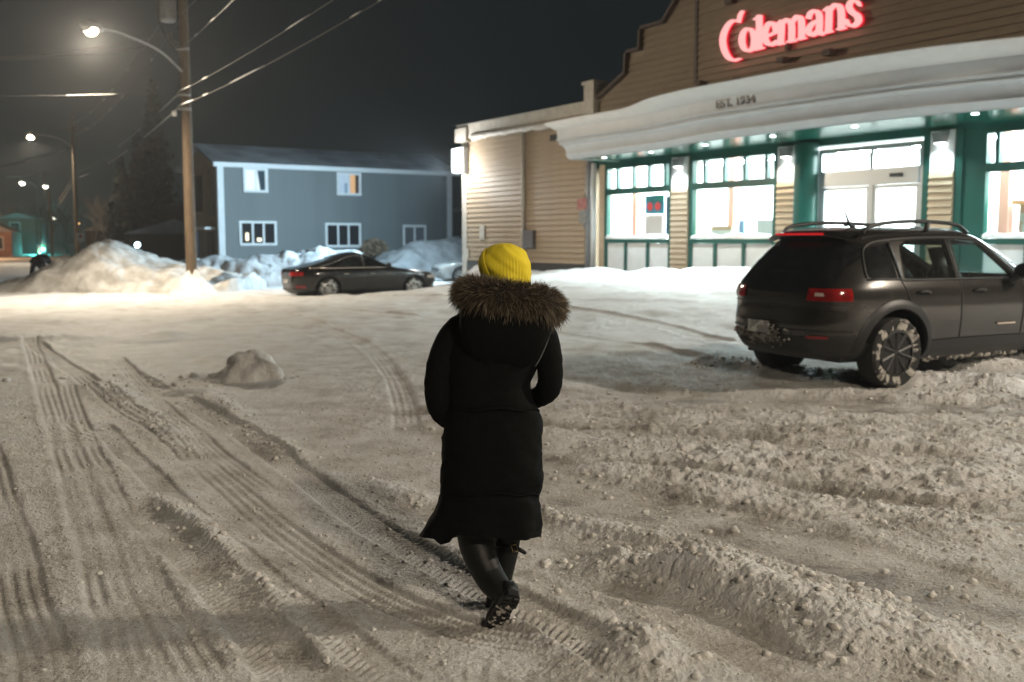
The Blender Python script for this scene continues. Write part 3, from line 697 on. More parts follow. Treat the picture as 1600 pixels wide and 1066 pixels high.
GLY = [
    ('letter_c', [[(342, 98, 10), (318, 140, 26), (303, 205, 20)], [(303, 203, 16), (262, 186, 22), (212, 222, 40), (172, 295, 54), (157, 375, 56), (172, 462, 54), (208, 528, 46), (255, 557, 32), (318, 540, 10)]]),
    ('letter_o', [ell(392, 367, 58, 104, 42)]),
    ('letter_l', [[(494, 140, 50), (494, 300, 52), (493, 450, 52)], [(452, 182, 14), (500, 150, 34)], [(446, 460, 20), (532, 438, 20)]]),
    ('letter_e', [[(560, 336, 20), (645, 300, 20)], [(646, 302, 30), (640, 240, 40), (605, 207, 34), (565, 243, 44), (545, 320, 48), (565, 392, 48), (612, 410, 40), (664, 372, 10)]]),
    ('letter_m', [[(703, 190, 46), (698, 300, 48), (692, 400, 48)], [(660, 225, 14), (705, 190, 30)], [(710, 215, 24), (748, 180, 34), (783, 200, 44), (796, 250, 48), (794, 375, 48)], [(806, 200, 24), (842, 152, 34), (876, 165, 44), (888, 220, 48), (888, 352, 48)], [(660, 412, 18), (724, 398, 18)], [(760, 388, 18), (830, 374, 18)], [(855, 364, 18), (922, 348, 18)]]),
    ('letter_a', [[(948, 172, 40), (968, 118, 34), (1012, 98, 34), (1046, 128, 44), (1052, 200, 46), (1050, 300, 46), (1082, 318, 12)], [(1048, 186, 22), (990, 214, 34), (950, 272, 44), (966, 318, 38), (1004, 316, 32), (1046, 268, 24)]]),
    ('letter_n', [[(1142, 62, 46), (1138, 180, 48), (1134, 290, 48)], [(1095, 98, 14), (1142, 66, 30)], [(1150, 92, 24), (1192, 45, 34), (1236, 56, 44), (1254, 120, 48), (1254, 258, 48)], [(1092, 304, 18), (1168, 286, 18)], [(1222, 272, 18), (1290, 254, 18)]]),
    ('letter_s', [[(1424, 52, 12), (1398, 12, 28), (1350, 8, 34), (1324, 56, 44), (1352, 108, 50), (1402, 146, 52), (1410, 196, 46), (1368, 236, 36), (1318, 226, 28), (1300, 178, 14)]]),
]
for nm, strokes in GLY:
    b = MB()
    for i, st in enumerate(strokes): stroke(b, st, -.25 - .003 * i, -.12, .62)
    face = b.build(nm, M_FACE, sign)
    b = MB()
    for i, st in enumerate(strokes): stroke(b, st, -.115 - .003 * i, -.07, .85, 3)
    b.build('rim', M_RIM, face)
# --- EST. 1934 on the canopy face
est = thing('date_sign', 'black letters reading EST. 1934 on the white canopy face', 'sign', at_store(-18.0, 2.5, 4.64), SROT)
def text_mesh(ch, size, depth):
    cu = bpy.data.curves.new('t', 'FONT'); cu.body = ch; cu.size = size; cu.extrude = depth; cu.offset = size * .03
    o = bpy.data.objects.new('t', cu); C.objects.link(o); bpy.context.view_layer.update()
    me = bpy.data.meshes.new_from_object(o.evaluated_get(bpy.context.evaluated_depsgraph_get())); w = o.dimensions.x
    bpy.data.objects.remove(o); return me, w
ft = lambda s: tb(s) + .225
s_a = s_b = -17.
for _ in range(12): s_a = fac(1119, 172, ft(s_a))[0]; s_b = fac(1184, 160, ft(s_b))[0]
txt = 'EST. 1934'; adv = (s_b - s_a) / 8.4; s = s_a
for ch in txt:
    if ch == ' ': s += adv * .62; continue
    me, w = text_mesh(ch, .25, .025); me.materials.append(M_BLACK)
    t = tb(s + .1) + .225; dt = (tb(s + .2) - tb(s)) / .2
    link({'E': 'letter_e', 'S': 'letter_s', 'T': 'letter_t', '.': 'full_stop', '1': 'digit_one', '9': 'digit_nine', '3': 'digit_three', '4': 'digit_four'}[ch], me, est, (s + 18.0, -(t - 2.5), .012), (math.pi / 2, 0, -math.atan(dt)), (1.15, 1, 1))
    s += adv * (.45 if ch == '.' else 1.0)

# ------------------------------------------------------------------ the grey house
hl = np.array([-14.01, 48.0]); hr = np.array([-3.36, 55.0]); hd = hr - hl; HLEN = float(np.linalg.norm(hd)); HROT = math.atan2(hd[1], hd[0])
house = thing('grey_house', 'two-storey blue-grey sided house with white trim and thin snow on its roof', 'house', (-14.01, 48.0, 0), HROT)
M_HGREY = mat('house_siding', (.175, .195, .198), .6, col2=(.155, .173, .177), scale=1.2)
M_HTAN = mat('house_end_siding', (.36, .27, .17), .7, col2=(.30, .22, .14), scale=2, stretch=(5, 1, 5))
HW, HE, HRZ = 6.0, 5.33, 6.32
wall = MB().box(0, HLEN, .0, HW, -.2, HE).build('wall', M_HGREY, house)
z = .35
while z < HE - .2:                                 # siding courses on the long front
    link('siding_board', board(HLEN - .5, .158, M_HGREY, .02), wall, (.25, -.001, z)); z += .16
ge = MB().prism([(0, -.2), (-HW, -.2), (-HW, HE), (-HW / 2, HRZ - .05), (0, HE)], -.03, -.002)
ge.v = [(y, -x, z) for x, y, z in ge.v]; ge.build('gable_end', M_HTAN, house)
ge = MB().prism([(0, HE), (-HW, HE), (-HW / 2, HRZ - .05)], HLEN + .002, HLEN + .03); ge.v = [(y, -x, z) for x, y, z in ge.v]; ge.build('gable_end', M_HGREY, house)
MB().box(-.06, .24, -.06, .18, -.1, HE).build('corner_board', M_WHITE, house)
MB().box(HLEN - .24, HLEN + .05, -.06, .18, -.1, HE).build('corner_board', M_WHITE, house)
rf = MB(); ov = .45
for (y0, z0, y1, z1) in ((-ov, HE - .12, HW / 2, HRZ + .04), (HW + ov, HE - .12, HW / 2, HRZ + .04)):
    rf.grid([[(x, y0 + (y1 - y0) * k, z0 + (z1 - z0) * k + dz) for k in (0, .5, 1)] for x in (-.35, HLEN * .5, HLEN + .45) for dz in (0,)])
    rf.grid([[(x, y0 + (y1 - y0) * k, z0 + (z1 - z0) * k + .12) for k in (0, .5, 1)] for x in (-.35, HLEN * .5, HLEN + .45)])
roof = rf.build('roof', M_ROOFSN, house)
MB().box(-.36, HLEN + .46, -ov - .03, -ov + .02, HE - .20, HE + .02).build('eave_fascia', M_WHITE, house)
MB().box(-.30, HLEN + .4, -ov + .021, -.061, HE - .14, HE - .11).build('eave_soffit', M_WHITE, house)
MB().tube([(9.3, 1.5, 5.7), (9.3, 1.5, 6.15)], .07, 8).build('roof_vent', M_DARKMETAL, roof)
def hpx(x, y):                                     # pixel on the house front -> (along, z)
    r = ray(x, y); n = np.array([math.sin(HROT), -math.cos(HROT)]); k = (hl @ n) / (r[:2] @ n); P = r * k
    return float((P[:2] - hl) @ (hd / HLEN)), float(P[2] + CAM_H)
M_HWIN = mat('dark_room_glass', (.015, .02, .025), .08, spec=.6)
M_LIT1 = emis('lit_room_cool', (.78, .95, 1.0), 1.25); M_LIT2 = emis('lit_room_warm', (1.0, .62, .33), .75); M_LIT3 = emis('lit_room_blue', (.55, .78, 1.0), .75); M_LIT4 = emis('lit_room_dim', (.30, .45, .58), .10)
def hwin(x0, y0, x1, y1, n, panes):
    a, zt = hpx(x0, y0); b, _ = hpx(x1, y0); _, zb = hpx((x0 + x1) / 2, y1)
    f = MB(); e = .12
    f.box(a - e, b + e, -.07, .0, zt, zt + e).box(a - e, b + e, -.09, .0, zb - e, zb).box(a - e, a, -.068, .0, zb, zt).box(b, b + e, -.068, .0, zb, zt)
    step = (b - a) / n
    for k in range(1, n): f.box(a + step * k - .05, a + step * k + .05, -.066, .0, zb, zt)
    w = f.build('window', M_WHITE, house)
    for k in range(n):
        MB().box(a + step * k + .05 * (k > 0), a + step * (k + 1) - .05 * (k < n - 1), -.038, -.024, zb, zt).build('pane', panes[k], w)
    return w, a, b, zb, zt
w, a, b, zb, zt = hwin(383, 266, 414, 297, 2, [M_LIT1, M_LIT1])
MB().prism([(b - .28, zb), (b - .02, zb), (b - .02, zt), (b - .40, zt)], -.045, -.040).build('curtain', mat('curtain_dark', (.02, .05, .07), .8), w)
w, a, b, zb, zt = hwin(529, 273, 560, 302, 2, [M_LIT3, M_LIT2])
MB().box(b - .20, b - .01, -.045, -.040, zb, zt).build('curtain', mat('curtain_brown', (.05, .04, .03), .8), w)
MB().box(a + .3, a + .45, -.045, -.040, zb, zb + .5).build('ornament', mat('ornament_blue', (.3, .4, .5), .8), w)
w, a, b, zb, zt = hwin(377, 349, 428, 380, 3, [M_HWIN, M_HWIN, M_HWIN])
MB().box(a + .18, a + .34, -.045, -.040, zb + .12, zb + .5).build('candle_lamp', emis('candle_glow', (1, .93, .7), 2.0), w)
MB().box(a + .75, a + .98, -.045, -.040, zb + .08, zb + .25).build('candle_lamp', emis('candle_glow', (1, .93, .7), 2.0), w)
hwin(511, 352, 560, 383, 3, [M_HWIN, M_HWIN, M_HWIN]); hwin(632, 355, 662, 382, 2, [M_LIT4, M_LIT4])
# end wall: upper dark balcony opening, door porch, window
def hend(y0, y1, z0, z1, name, m, p=.06):
    return MB().box(-p - .03, -.031, y0, y1, z0, z1).build(name, m, house)
hend(2.6, 4.4, 3.1, 4.9, 'balcony_opening', mat('balcony_dark', (.02, .018, .016), .8), .02)
hend(.9, 1.0, 2.9, 5.1, 'end_batten', M_HTAN); hend(1.7, 1.8, 2.9, 5.1, 'end_batten', M_HTAN); hend(.6, 2.2, 2.2, 2.3, 'porch_roof', M_WHITE, .5)
hend(.9, 1.8, .1, 2.1, 'end_door', mat('door_brown', (.09, .055, .03), .6)); hend(3.4, 3.9, .9, 2.1, 'end_window', M_LIT4)
# lower annex right of the house with a snowy roof
annex = thing('small_annex', 'low blue-grey shed with snowy roof between the grey house and the store', 'shed', (-2.4, 57.5, 0), R(20))
MB().box(0, 5, 0, 4, -.2, 2.2).build('wall', M_HGREY, annex)
MB().prism([(-.3, 3.35), (5.3, 2.2), (5.3, 2.35), (-.3, 3.5)], -.4, 4.3).build('roof', M_SNOW, annex)
MB().box(1.0, 1.9, -.05, -.001, 0, 2.0).build('door', M_DTRIM, annex)

# ------------------------------------------------------------------ poles, lamps, wires
P1 = np.array([-10.15, 31.6]); PD = np.array([-.468, .884]); P2 = np.array([-30.2, 69.5]); P3 = np.array([-63.5, 136.5]); P0 = np.array([9.6, -6.0])
def pole(pos, h, label, r0=.175, r1=.13, lean=(0, 0)):
    b = gz(*pos); o = thing('utility_pole', label, 'utility pole', (float(pos[0]), float(pos[1]), b - .05), 0, 'utility poles along the street')
    MB().tube([(lean[0] * k * h, lean[1] * k * h, h * k) for k in (0, .25, .5, .75, 1)], [r0 + (r1 - r0) * k for k in (0, .25, .5, .75, 1)], 18).build('shaft', M_WOOD, o, True, sharp=50)
    return o
po = pole(P1, 11.2, 'weathered wooden utility pole with a grey transformer, rising from a snow cone')
MB().tube([(-.44, -.1, 8.42), (-.44, -.1, 8.47), (-.44, -.1, 9.75), (-.44, -.1, 9.8)], [.2, .25, .25, .2], 18).build('transformer', M_GREY, po, True, sharp=40)
MB().box(-.2, .0, -.05, .05, 8.7, 8.8).box(-.2, .0, -.05, .05, 9.4, 9.5).build('transformer_bracket', M_DARKMETAL, po)
MB().tube(crom([(-.76, -.1, 10.2), (-.76, -.12, 9.2), (-.70, -.1, 8.4), (-.40, -.1, 7.8), (-.15, -.1, 7.40)], 6), .03, 6).build('drop_cable', M_BLACK, po, True)
MB().tube(crom([(-.48, -.1, 8.2), (-.34, -.1, 7.95), (-.16, -.1, 7.45)], 6), .03, 6).build('drop_cable', M_DARKMETAL, po, True)
for z in (6.22, 5.78, 7.6): MB().tube([(-.22, -.2, z), (.2, -.2, z)], .045, 8).build('cable_clamp', M_GREY, po, True)
MB().tube([(-.3, -.25, 5.55), (-.3, -.25, 5.7)], .08, 8).build('splice_box', M_SNOW, po, True)
heap('snow_cone', 'white cone of snow packed round the foot of the wooden utility pole', float(P1[0]) + .05, float(P1[1]) - .1, .85, .75, 0, lambda U, V: (.62 + .15 * np.sin(2 * np.arctan2(V, U) + 1)) * np.clip(1 - np.sqrt(U * U + V * V), 0, 1) ** 1.5 + .16 * np.clip(1 - U * U - V * V, 0, 1), .09, M_SNOW, 70, (44, 44), cat='snow heap')
po2 = pole(P2, 10.2, 'plain utility pole beyond the big snow bank', .16, .11)
MB().box(-.9, .9, -.06, .06, 9.3, 9.42).build('cross_arm', M_WOOD, po2)
po3 = pole(P3, 11, 'distant utility pole beside the green traffic light', .16, .11)
P4 = np.array([-58.0, 134.0 - .0])
pole(np.array([-47.4, 103]), 6.8, 'short distant utility pole between the far street lamps', .15, .12)
po0 = pole(P0, 10.5, 'utility pole standing behind the parking lot entrance', .17, .12)
M_LENS = emis('street_lamp_lens', (1.0, .80, .50), 60.0)
def street_lamp(pos, top, arm, label, power, lens=M_LENS, col=WARM, sc=1.0, light=True, aim=(0, 0), soft=.15, cone=165, blend=.35):
    """cobra-head lamp on an arm fixed to a pole"""
    x, y = pos; b = gz(x, y); ax, ay = arm
    o = thing('street_lamp', label, 'street lamp', (float(x), float(y), b + top - .6), 0, 'street lamps along the road')
    MB().tube(crom([(0, 0, -.3), (ax * .3, ay * .3, .25), (ax * .7, ay * .7, .5), (ax * .95, ay * .95, .52)], 6), .035 * sc, 8).build('arm', M_GREY, o, True)
    d = Vector((ax, ay, 0)).normalized(); p = Vector((ax, ay, .5))
    MB().tube([p - d * .3, p - d * .1, p + d * .25, p + d * .42], [.06 * sc, .14 * sc, .16 * sc, .05 * sc], 12).build('head', M_GREY, o, True)
    MB().lathe([(.02, -.24 * sc), (.11 * sc, -.21 * sc), (.17 * sc, -.13 * sc), (.17 * sc, -.05)], (p.x + d.x * .1, p.y + d.y * .1, p.z), 'z', 16).build('lens', lens, o, True)
    if light: lamp('street_lamp_light', 'SPOT', (float(p.x + d.x * .1), float(p.y + d.y * .1), float(p.z - .30)), power, col, soft, (float(p.x + d.x * .1 + aim[0]), float(p.y + d.y * .1 + aim[1]), -7), cone, blend).parent = o
    return o
l1 = at(147, 52, 28.6)
street_lamp((P1[0], P1[1]), float(l1[2]) + .25 - gz(*P1), (float(l1[0] - P1[0]), float(l1[1] - P1[1])), 'bright warm street lamp on the arm of the transformer pole', 5200, aim=(3.2, -4.5), cone=174, blend=.6)
l2 = at(50, 208, 69.0)
street_lamp((P2[0], P2[1]), 8.9, (float(l2[0] - P2[0]), float(l2[1] - P2[1])), 'warm street lamp on the pole beyond the snow bank', 4500, sc=1.3)
M_LENS2 = emis('white_lamp_lens', (1.0, .95, .80), 12.0)
l3 = at(71, 294, 136.0)
street_lamp((P3[0], P3[1]), 9.1, (float(l3[0] - P3[0]), float(l3[1] - P3[1])), 'pale street lamp on the distant pole by the traffic light', 0, M_LENS2, sc=1.7, light=False)
for px, py, Y, lab, lens, sc in ((36, 284, 118, 'pale street lamp hanging over the far end of the street', M_LENS2, 1.7), (85, 340, 185, 'small pale street lamp low over the far street', M_LENS2, 1.9), (122, 347, 160, 'small orange street lamp beside the far trees', emis('orange_lamp_lens', (1, .55, .2), 8.0), 1.8)):
    q = at(px, py, Y); o = pole((q[0] + 1.6, q[1]), float(q[2]) + .5, 'thin far lamp pole under the ' + lab.split(' street lamp')[0] + ' lamp', .09, .07)
    street_lamp((q[0] + 1.6, q[1]), float(q[2]) + .1, (-1.6, 0), lab, 0, lens, sc=sc, light=False)
lx, ly = 15.5, 6.2; LZ = gz(lx, ly)                 # lot lamp that throws the soft shadows leftward
ll = thing('parking_lot_lamp', 'square-headed lamp post lighting the right side of the parking lot', 'lamp post', (lx, ly, LZ - .1))
MB().tube([(0, 0, 0), (0, 0, 7.6)], [.11, .07], 14).build('post', M_GREY, ll, True); MB().box(-1.3, -.1, -.3, .3, 7.55, 7.70).build('head', M_DARKMETAL, ll)
MB().box(-1.25, -.15, -.26, .26, 7.52, 7.548).build('lens', emis('lot_lamp_lens', (1, .86, .66), 10), ll)
lamp('parking_lot_light', 'SPOT', (-.7, 0, 7.45), 8800, (1.0, .87, .71), .45, (-2.5, 0, 0), 168, .3).parent = ll
street_lamp((P0[0], P0[1]), 9.4, (-3.6, -1.2), 'unseen street lamp added behind the camera to fill the foreground', 4300, soft=.7)  # added out of view as soft fill for the near snow and walker

def wire(a, b, sag, label, r=.014, dabs=(), n=40, col=M_BLACK):
    a = np.array(a, float); b = np.array(b, float)
    f = lambda k: tuple(a + (b - a) * k - np.array([0, 0, sag * 4 * k * (1 - k)]))
    o = thing('overhead_wire', label, 'wire', tuple(a), 0, 'overhead wires')
    g = lambda k: tuple(np.array(f(k)) - a)
    MB().tube([g(k / n) for k in range(n + 1)], r, 5).build('cable', col, o, True)
    if dabs:
        mb = MB()
        for k0, k1 in dabs:
            m = max(3, int((k1 - k0) * 60)); mb.tube([tuple(np.array(g(k0 + (k1 - k0) * i / m)) + (0, 0, r * 1.1)) for i in range(m + 1)], [r * .5] + [r * 1.5] * (m - 1) + [r * .5], 5)
        tag(mb.build('clinging_snow', M_SNOW, o, True), kind='stuff')
    return o
def rd(n, lo, hi, w): 
    return sorted((lambda k: (k, k + w * random.uniform(.4, 1.6)))(random.uniform(lo, hi)) for _ in range(n))
M_CAB = mat('grey_cable', (.035, .033, .03), .8)
g1 = gz(*P1)
wire((P1[0] - .2, P1[1] - .2, 6.22 + g1), (P0[0], P0[1], 6.6), .55, 'upper snow-dusted telephone cable running from the transformer pole over the lot', .0095, [(0, .05), (.09, .11), (.29, .33)] + rd(4, .37, .5, .02), col=M_CAB)
wire((P1[0] - .2, P1[1] - .2, 5.80 + g1), (P0[0], P0[1], 6.2), .62, 'lower snow-dusted telephone cable running from the transformer pole over the lot', .011, [(0, .06), (.09, .11), (.17, .25)] + rd(3, .38, .46, .015), col=M_CAB)
wire((P1[0], P1[1] - .15, 7.6 + g1), (P0[0], P0[1], 9.0), .5, 'thin power wire with snow beads from the transformer pole over the lot', .009, rd(7, .01, .3, .012))
wire((P1[0], P1[1] - .15, 8.6 + g1), (P0[0], P0[1], 9.6), .5, 'topmost thin power wire from the transformer pole over the lot', .009, rd(3, .01, .3, .01))
wire((P1[0] - .2, P1[1], 6.22 + g1), (P2[0], P2[1], 6.25), .35, 'upper telephone cable sagging between the transformer pole and the next pole', .013, [(0, .1), (.2, .4)], col=M_CAB)
wire((P1[0] - .2, P1[1], 5.80 + g1), (P2[0], P2[1], 5.90), .4, 'lower telephone cable sagging between the transformer pole and the next pole', .015, [(0, .2), (.3, .5), (.75, .9)], col=M_CAB)
wire((P2[0], P2[1], 6.25), (P3[0], P3[1], 6.3), .9, 'upper telephone cable of the far span', .022, [(.1, .4), (.5, .9)], col=M_CAB)
wire((P2[0], P2[1], 5.90), (P3[0], P3[1], 6.0), 1.0, 'lower telephone cable of the far span', .024, [(.05, .4), (.6, .9)], col=M_CAB)
q = at(-60, 90, 42.); wire((P1[0], P1[1], 8.15 + g1), tuple(q), .25, 'upper dark service wire crossing the street from the transformer pole', .02)
q = at(-60, 93, 42.); wire((P1[0], P1[1], 7.85 + g1), tuple(q), .2, 'lower dark service wire crossing the street from the transformer pole', .02)
qa = at(60, 146, 30.); qb = at(300, 120, 36.)
wire(tuple(at(-40, 150, 27.)), tuple(at(299, 142, 31.6)), .05, 'straight thin service wire with a lit strip of snow', .0045, [(.38, .62)])
wire(tuple(at(-30, 265, 60.)), tuple(at(124, 226, 69.5)), .2, 'service wire with snow running to the pole beyond the bank', .02, [(.4, .85)])
wire(tuple(at(-30, 277, 100.)), tuple(at(75, 268, 136.)), .3, 'far service wire with a bright patch of snow', .03, [(.3, .75)])
for z, lab in ((8.6, 'thin power wire sagging between the transformer pole and the next pole'), (9.4, 'topmost power wire between the transformer pole and the next pole')):
    wire((P1[0], P1[1], z + g1), (P2[0], P2[1], z + .2), .7, lab, .010, rd(5, .1, .9, .02))

# ------------------------------------------------------------------ far background
def leaf_cloud(n, fn, size, seed):
    r = np.random.default_rng(seed); V = []; Fc = []
    for i in range(n):
        p = np.array(fn(r)); a = r.normal(size=3); a /= np.linalg.norm(a); b = np.cross(a, r.normal(size=3)); b /= np.linalg.norm(b)
        s = size * r.uniform(.5, 1.4); k = len(V)
        V += [tuple(p - a * s), tuple(p + b * s * .45), tuple(p + a * s), tuple(p - b * s * .45)]; Fc.append((k, k + 1, k + 2, k + 3))
    m = MB(); m.v = V; m.f = Fc; return m
M_NEEDLE = mat('spruce_needles', (.010, .014, .010), .8, col2=(.022, .025, .023), scale=2); M_BARK = mat('bark', (.05, .038, .028), .9); M_TWIG = mat('frosted_twigs', (.13, .115, .10), .9, col2=(.07, .06, .05), scale=3)
def spruce(x, y, h, w, label, seed):
    o = thing('spruce_tree', label, 'tree', (x, y, gz(x, y)), 0, 'spruce trees behind the snow bank')
    MB().tube([(0, 0, -.2), (0, 0, h * .5), (0, 0, h * .98)], [.16, .1, .02], 8).build('trunk', M_BARK, o, True)
    def fn(r):
        k = r.random() ** .75; z = h * (.10 + .90 * (1 - k) ) ; tier = (z * 1.7) % 1.0
        rad = w * (1 - z / h * .97) * (.55 + .45 * (1 - tier)) * r.random() ** .45; a = r.random() * 6.283
        rad *= 1 + .25 * math.sin(3 * a + z)
        return (rad * math.cos(a), rad * math.sin(a), z - rad * .25)
    leaf_cloud(2600, fn, .26, seed).build('crown', M_NEEDLE, o)
def bare_tree(x, y, h, label, seed, m=M_TWIG):
    r = random.Random(seed); o = thing('bare_tree', label, 'tree', (x, y, gz(x, y)), 0, 'bare trees along the far street')
    tw = MB(); tk = MB()
    def grow(p, d, L, rad, lev):
        q = p + d * L; (tk if lev == 0 else tw).tube([p, (p + q) / 2 + Vector((r.uniform(-.05, .05), r.uniform(-.05, .05), 0)) * L, q], [rad, rad * .8, rad * .6], 5 if lev < 2 else 3)
        if lev >= 4: return
        for _ in range(4 if lev < 3 else 3):
            n = (d + Vector((r.uniform(-1, 1), r.uniform(-1, 1), r.uniform(-.25, .75))) * .75).normalized(); grow(p + d * L * r.uniform(.55, 1), n, L * r.uniform(.55, .78), rad * .55, lev + 1)
    grow(Vector((0, 0, -.1)), Vector((0, 0, 1)), h * .34, h * .022, 0)
    tk.build('trunk', M_BARK, o, True); tw.build('crown', m, o)
def bgp(px, Y): return float((px - 800) / F_PX * Y)
for i, (px, Y, h, w, lab) in enumerate(((250, 62, 11.3, 2.3, 'tall dark spruce rising left of the transformer pole'), (222, 66, 8.6, 2.0, 'dark spruce half hidden behind its taller neighbour'), (196, 72, 7.6, 2.0, 'shorter dark spruce above the top of the big snow bank'))): spruce(bgp(px, Y), Y, h, w, lab, 20 + i)
for i, (px, Y, h, lab) in enumerate(((150, 80, 7.5, 'bare tree behind the parking sign'), (172, 76, 6.5, 'bare leafless tree above the snow bank peak'), (206, 70, 5.2, 'small bare tree beside the bluish white floodlight'), (108, 120, 8.0, 'thin bare tree beside the short distant pole'), (60, 130, 8.5, 'bare tree lit teal by the traffic light'), (40, 138, 9.0, 'wide bare tree behind the traffic light'), (84, 140, 8.0, 'bare tree right of the traffic light'))): bare_tree(bgp(px, Y), Y, h, lab, 50 + i)
def small_house(px, Y, w, d, h, rise, rz, label, wm, win, roofm=M_ROOFSN, name='far_house'):
    x = bgp(px, Y); o = thing(name, label, 'house', (x, Y, gz(x, Y) - .1), rz, 'houses along the far street')
    MB().box(0, w, 0, d, 0, h).build('wall', wm, o)
    MB().prism([(-.3, h - .05), (w + .3, h - .05), (w / 2, h + rise)], -.3, d + .3).build('roof', roofm, o)
    for (x0, x1, z0, z1, m) in win:
        f = MB().box(x0 - .1, x1 + .1, -.06, .0, z0 - .1, z0).box(x0 - .1, x1 + .1, -.06, .0, z1, z1 + .1).box(x0 - .1, x0, -.06, 0, z0, z1).box(x1, x1 + .1, -.06, 0, z0, z1).build('window', M_WHITE, o)
        MB().box(x0, x1, -.03, -.01, z0, z1).build('pane', m, f)
    return o
M_BROWNW = mat('brown_wall', (.09, .075, .065), .8)
h2 = small_house(267, 60, 7.5, 7, 3.9, 1.0, R(24), 'dim brown house with a warm lit window behind the transformer pole', M_BROWNW, [(1.05, 1.75, 1.2, 2.2, emis('warm_room', (1, .62, .36), .8)), (3, 4, 1.2, 2.2, M_HWIN)])
MB().prism([(-1.4, 2.25), (3.2, 2.25), (2.9, 2.6), (-1.1, 2.6)], -1.4, -.01).build('porch_roof', M_ROOFSN, h2)
MB().box(-1.2, 3.0, -1.3, -.02, 0, .75).build('porch_deck', M_BROWNW, h2)
MB().tube([(-3.2, -1.0, .3), (-1.2, -1.0, 1.15)], .06, 6).build('porch_rail', M_SNOW, h2)
small_house(138, 92, 8, 7, 2.7, 1.4, R(15), 'dark low house with snowy roof among the bare trees', mat('dark_wall', (.04, .035, .03), .9), [(2, 3, 1, 2, M_HWIN)])
small_house(-105, 95, 7.0, 8, 2.6, 1.6, R(20), 'orange-lit house at the edge of the far street', mat('coral_wall', (.42, .20, .12), .8, col2=(.3, .14, .09), scale=2), [(5.2, 6.2, .9, 2.0, M_HWIN), (2, 3, .9, 2, M_HWIN)])
small_house(4, 120, 4.0, 8, 4.4, .6, R(20), 'tall narrow brown house next to the orange-lit house', mat('brick_brown', (.13, .08, .06), .8), [(1.2, 2.2, 2.6, 3.8, M_HWIN)])
lamp('porch_lamp_glow', 'POINT', (bgp(2, 90), 88, 3.2), 1200, (1, .55, .28), .2)
pl = thing('porch_lamp', 'orange lamp on a short post before the orange-lit house', 'lamp', (bgp(-6, 90), 88, gz(bgp(-6, 90), 88)))
MB().tube([(0, 0, -.1), (0, 0, 3.0)], .06, 8).build('post', M_DARKMETAL, pl); MB().lathe([(.05, 3.0), (.18, 3.1), (.18, 3.35), (.05, 3.45)], (0, 0, 0), 'z', 12).build('globe', emis('orange_globe', (1, .5, .2), 8), pl)
# floodlight on a garage wall
gx = bgp(205, 58); gar = thing('garage', 'dark garage carrying a bluish white floodlight behind the snow bank', 'garage', (gx, 58, gz(gx, 58) - .1), R(20))
MB().box(0, 5, 0, 5, 0, 2.2).build('wall', M_BROWNW, gar); MB().prism([(-.3, 2.15), (5.3, 2.15), (2.5, 3.0)], -.3, 5.3).build('roof', M_ROOFSN, gar)
q = at(215, 383, 57.6); fl = thing('floodlight', 'bluish white floodlight glaring on the dark garage', 'light', tuple(map(float, q)))
MB().box(-.14, .14, -.02, .14, -.14, .16).build('housing', M_GREY, fl); MB().lathe([(.15, -.05), (.15, -.021)], (0, 0, 0), 'y', 14).build('lens', emis('flood_lens', (.62, .86, 1), 22), fl)
MB().tube([(0, .1, -float(q[2]) + gz(q[0], q[1])), (0, .1, -.1)], .04, 6).build('stand', M_DARKMETAL, fl)
# traffic light
q = at(62, 396, 112); tz = gz(q[0], q[1]); tl = thing('traffic_light', 'green traffic light glowing beside the distant utility pole', 'traffic light', (float(q[0]), float(q[1]), tz))
MB().tube([(.5, 0, -.1), (.5, 0, 3.4)], .09, 10).build('post', M_DARKMETAL, tl)
for dx, z, on in ((0, 0, 1), (.45, .55, 0)):
    hd_ = MB().box(dx - .22, dx + .22, 0, .35, float(q[2]) - tz - .35 + z, float(q[2]) - tz + .95 + z).build('signal_head', M_BLACK, tl)
    for k, m in ((0, emis('green_signal', (.45, 1, .92), 16)), (1, mat('amber_off', (.2, .1, .01), .3)), (2, mat('red_off', (.2, .01, .01), .3))):
        MB().lathe([(.17, -.06), (.17, -.001)], (dx, 0, float(q[2]) - tz - .1 + z + k * .40), 'y', 14).build('signal_lens', m, hd_)
lamp('traffic_light_glow', 'POINT', (float(q[0]) + .2, float(q[1]) - 1.0, float(q[2]) + .2), 1800, (.10, .85, .80), .3)
# parking sign
q = at(126, 371, 58); sz = gz(q[0], q[1]); ps = thing('parking_sign', 'small white square parking sign above the snow bank', 'sign', (float(q[0]), float(q[1]), sz))
MB().tube([(0, .03, -.1), (0, .03, float(q[2]) - sz + .4)], .03, 6).build('post', M_GREY, ps)
MB().box(-.19, .19, -.012, .0, float(q[2]) - sz - .25, float(q[2]) - sz + .25).build('plate', M_WHITE, ps)
MB().lathe([(.10, -.02), (.10, -.013)], (0, 0, float(q[2]) - sz + .06), 'y', 16).build('red_ring', mat('sign_ring', (.35, .03, .03), .5), ps)
# shrub in front of the house
sx, sy = -6.9, 50.0; sh = thing('shrub', 'bare brown shrub under the windows of the grey house', 'shrub', (sx, sy, .6))
leaf_cloud(900, lambda r: (lambda a, b, k: (.75 * k * math.cos(a) * math.cos(b), .7 * k * math.sin(a) * math.cos(b), .55 + .6 * k * math.sin(b)))(r.random() * 6.28, r.uniform(-.6, 1.57), r.random() ** .4), .10, 5).build('twigs', mat('shrub_twigs', (.22, .16, .10), .9), sh)
MB().tube([(0, 0, -.5), (0, 0, .6)], .05, 6).build('stem', M_BARK, sh)

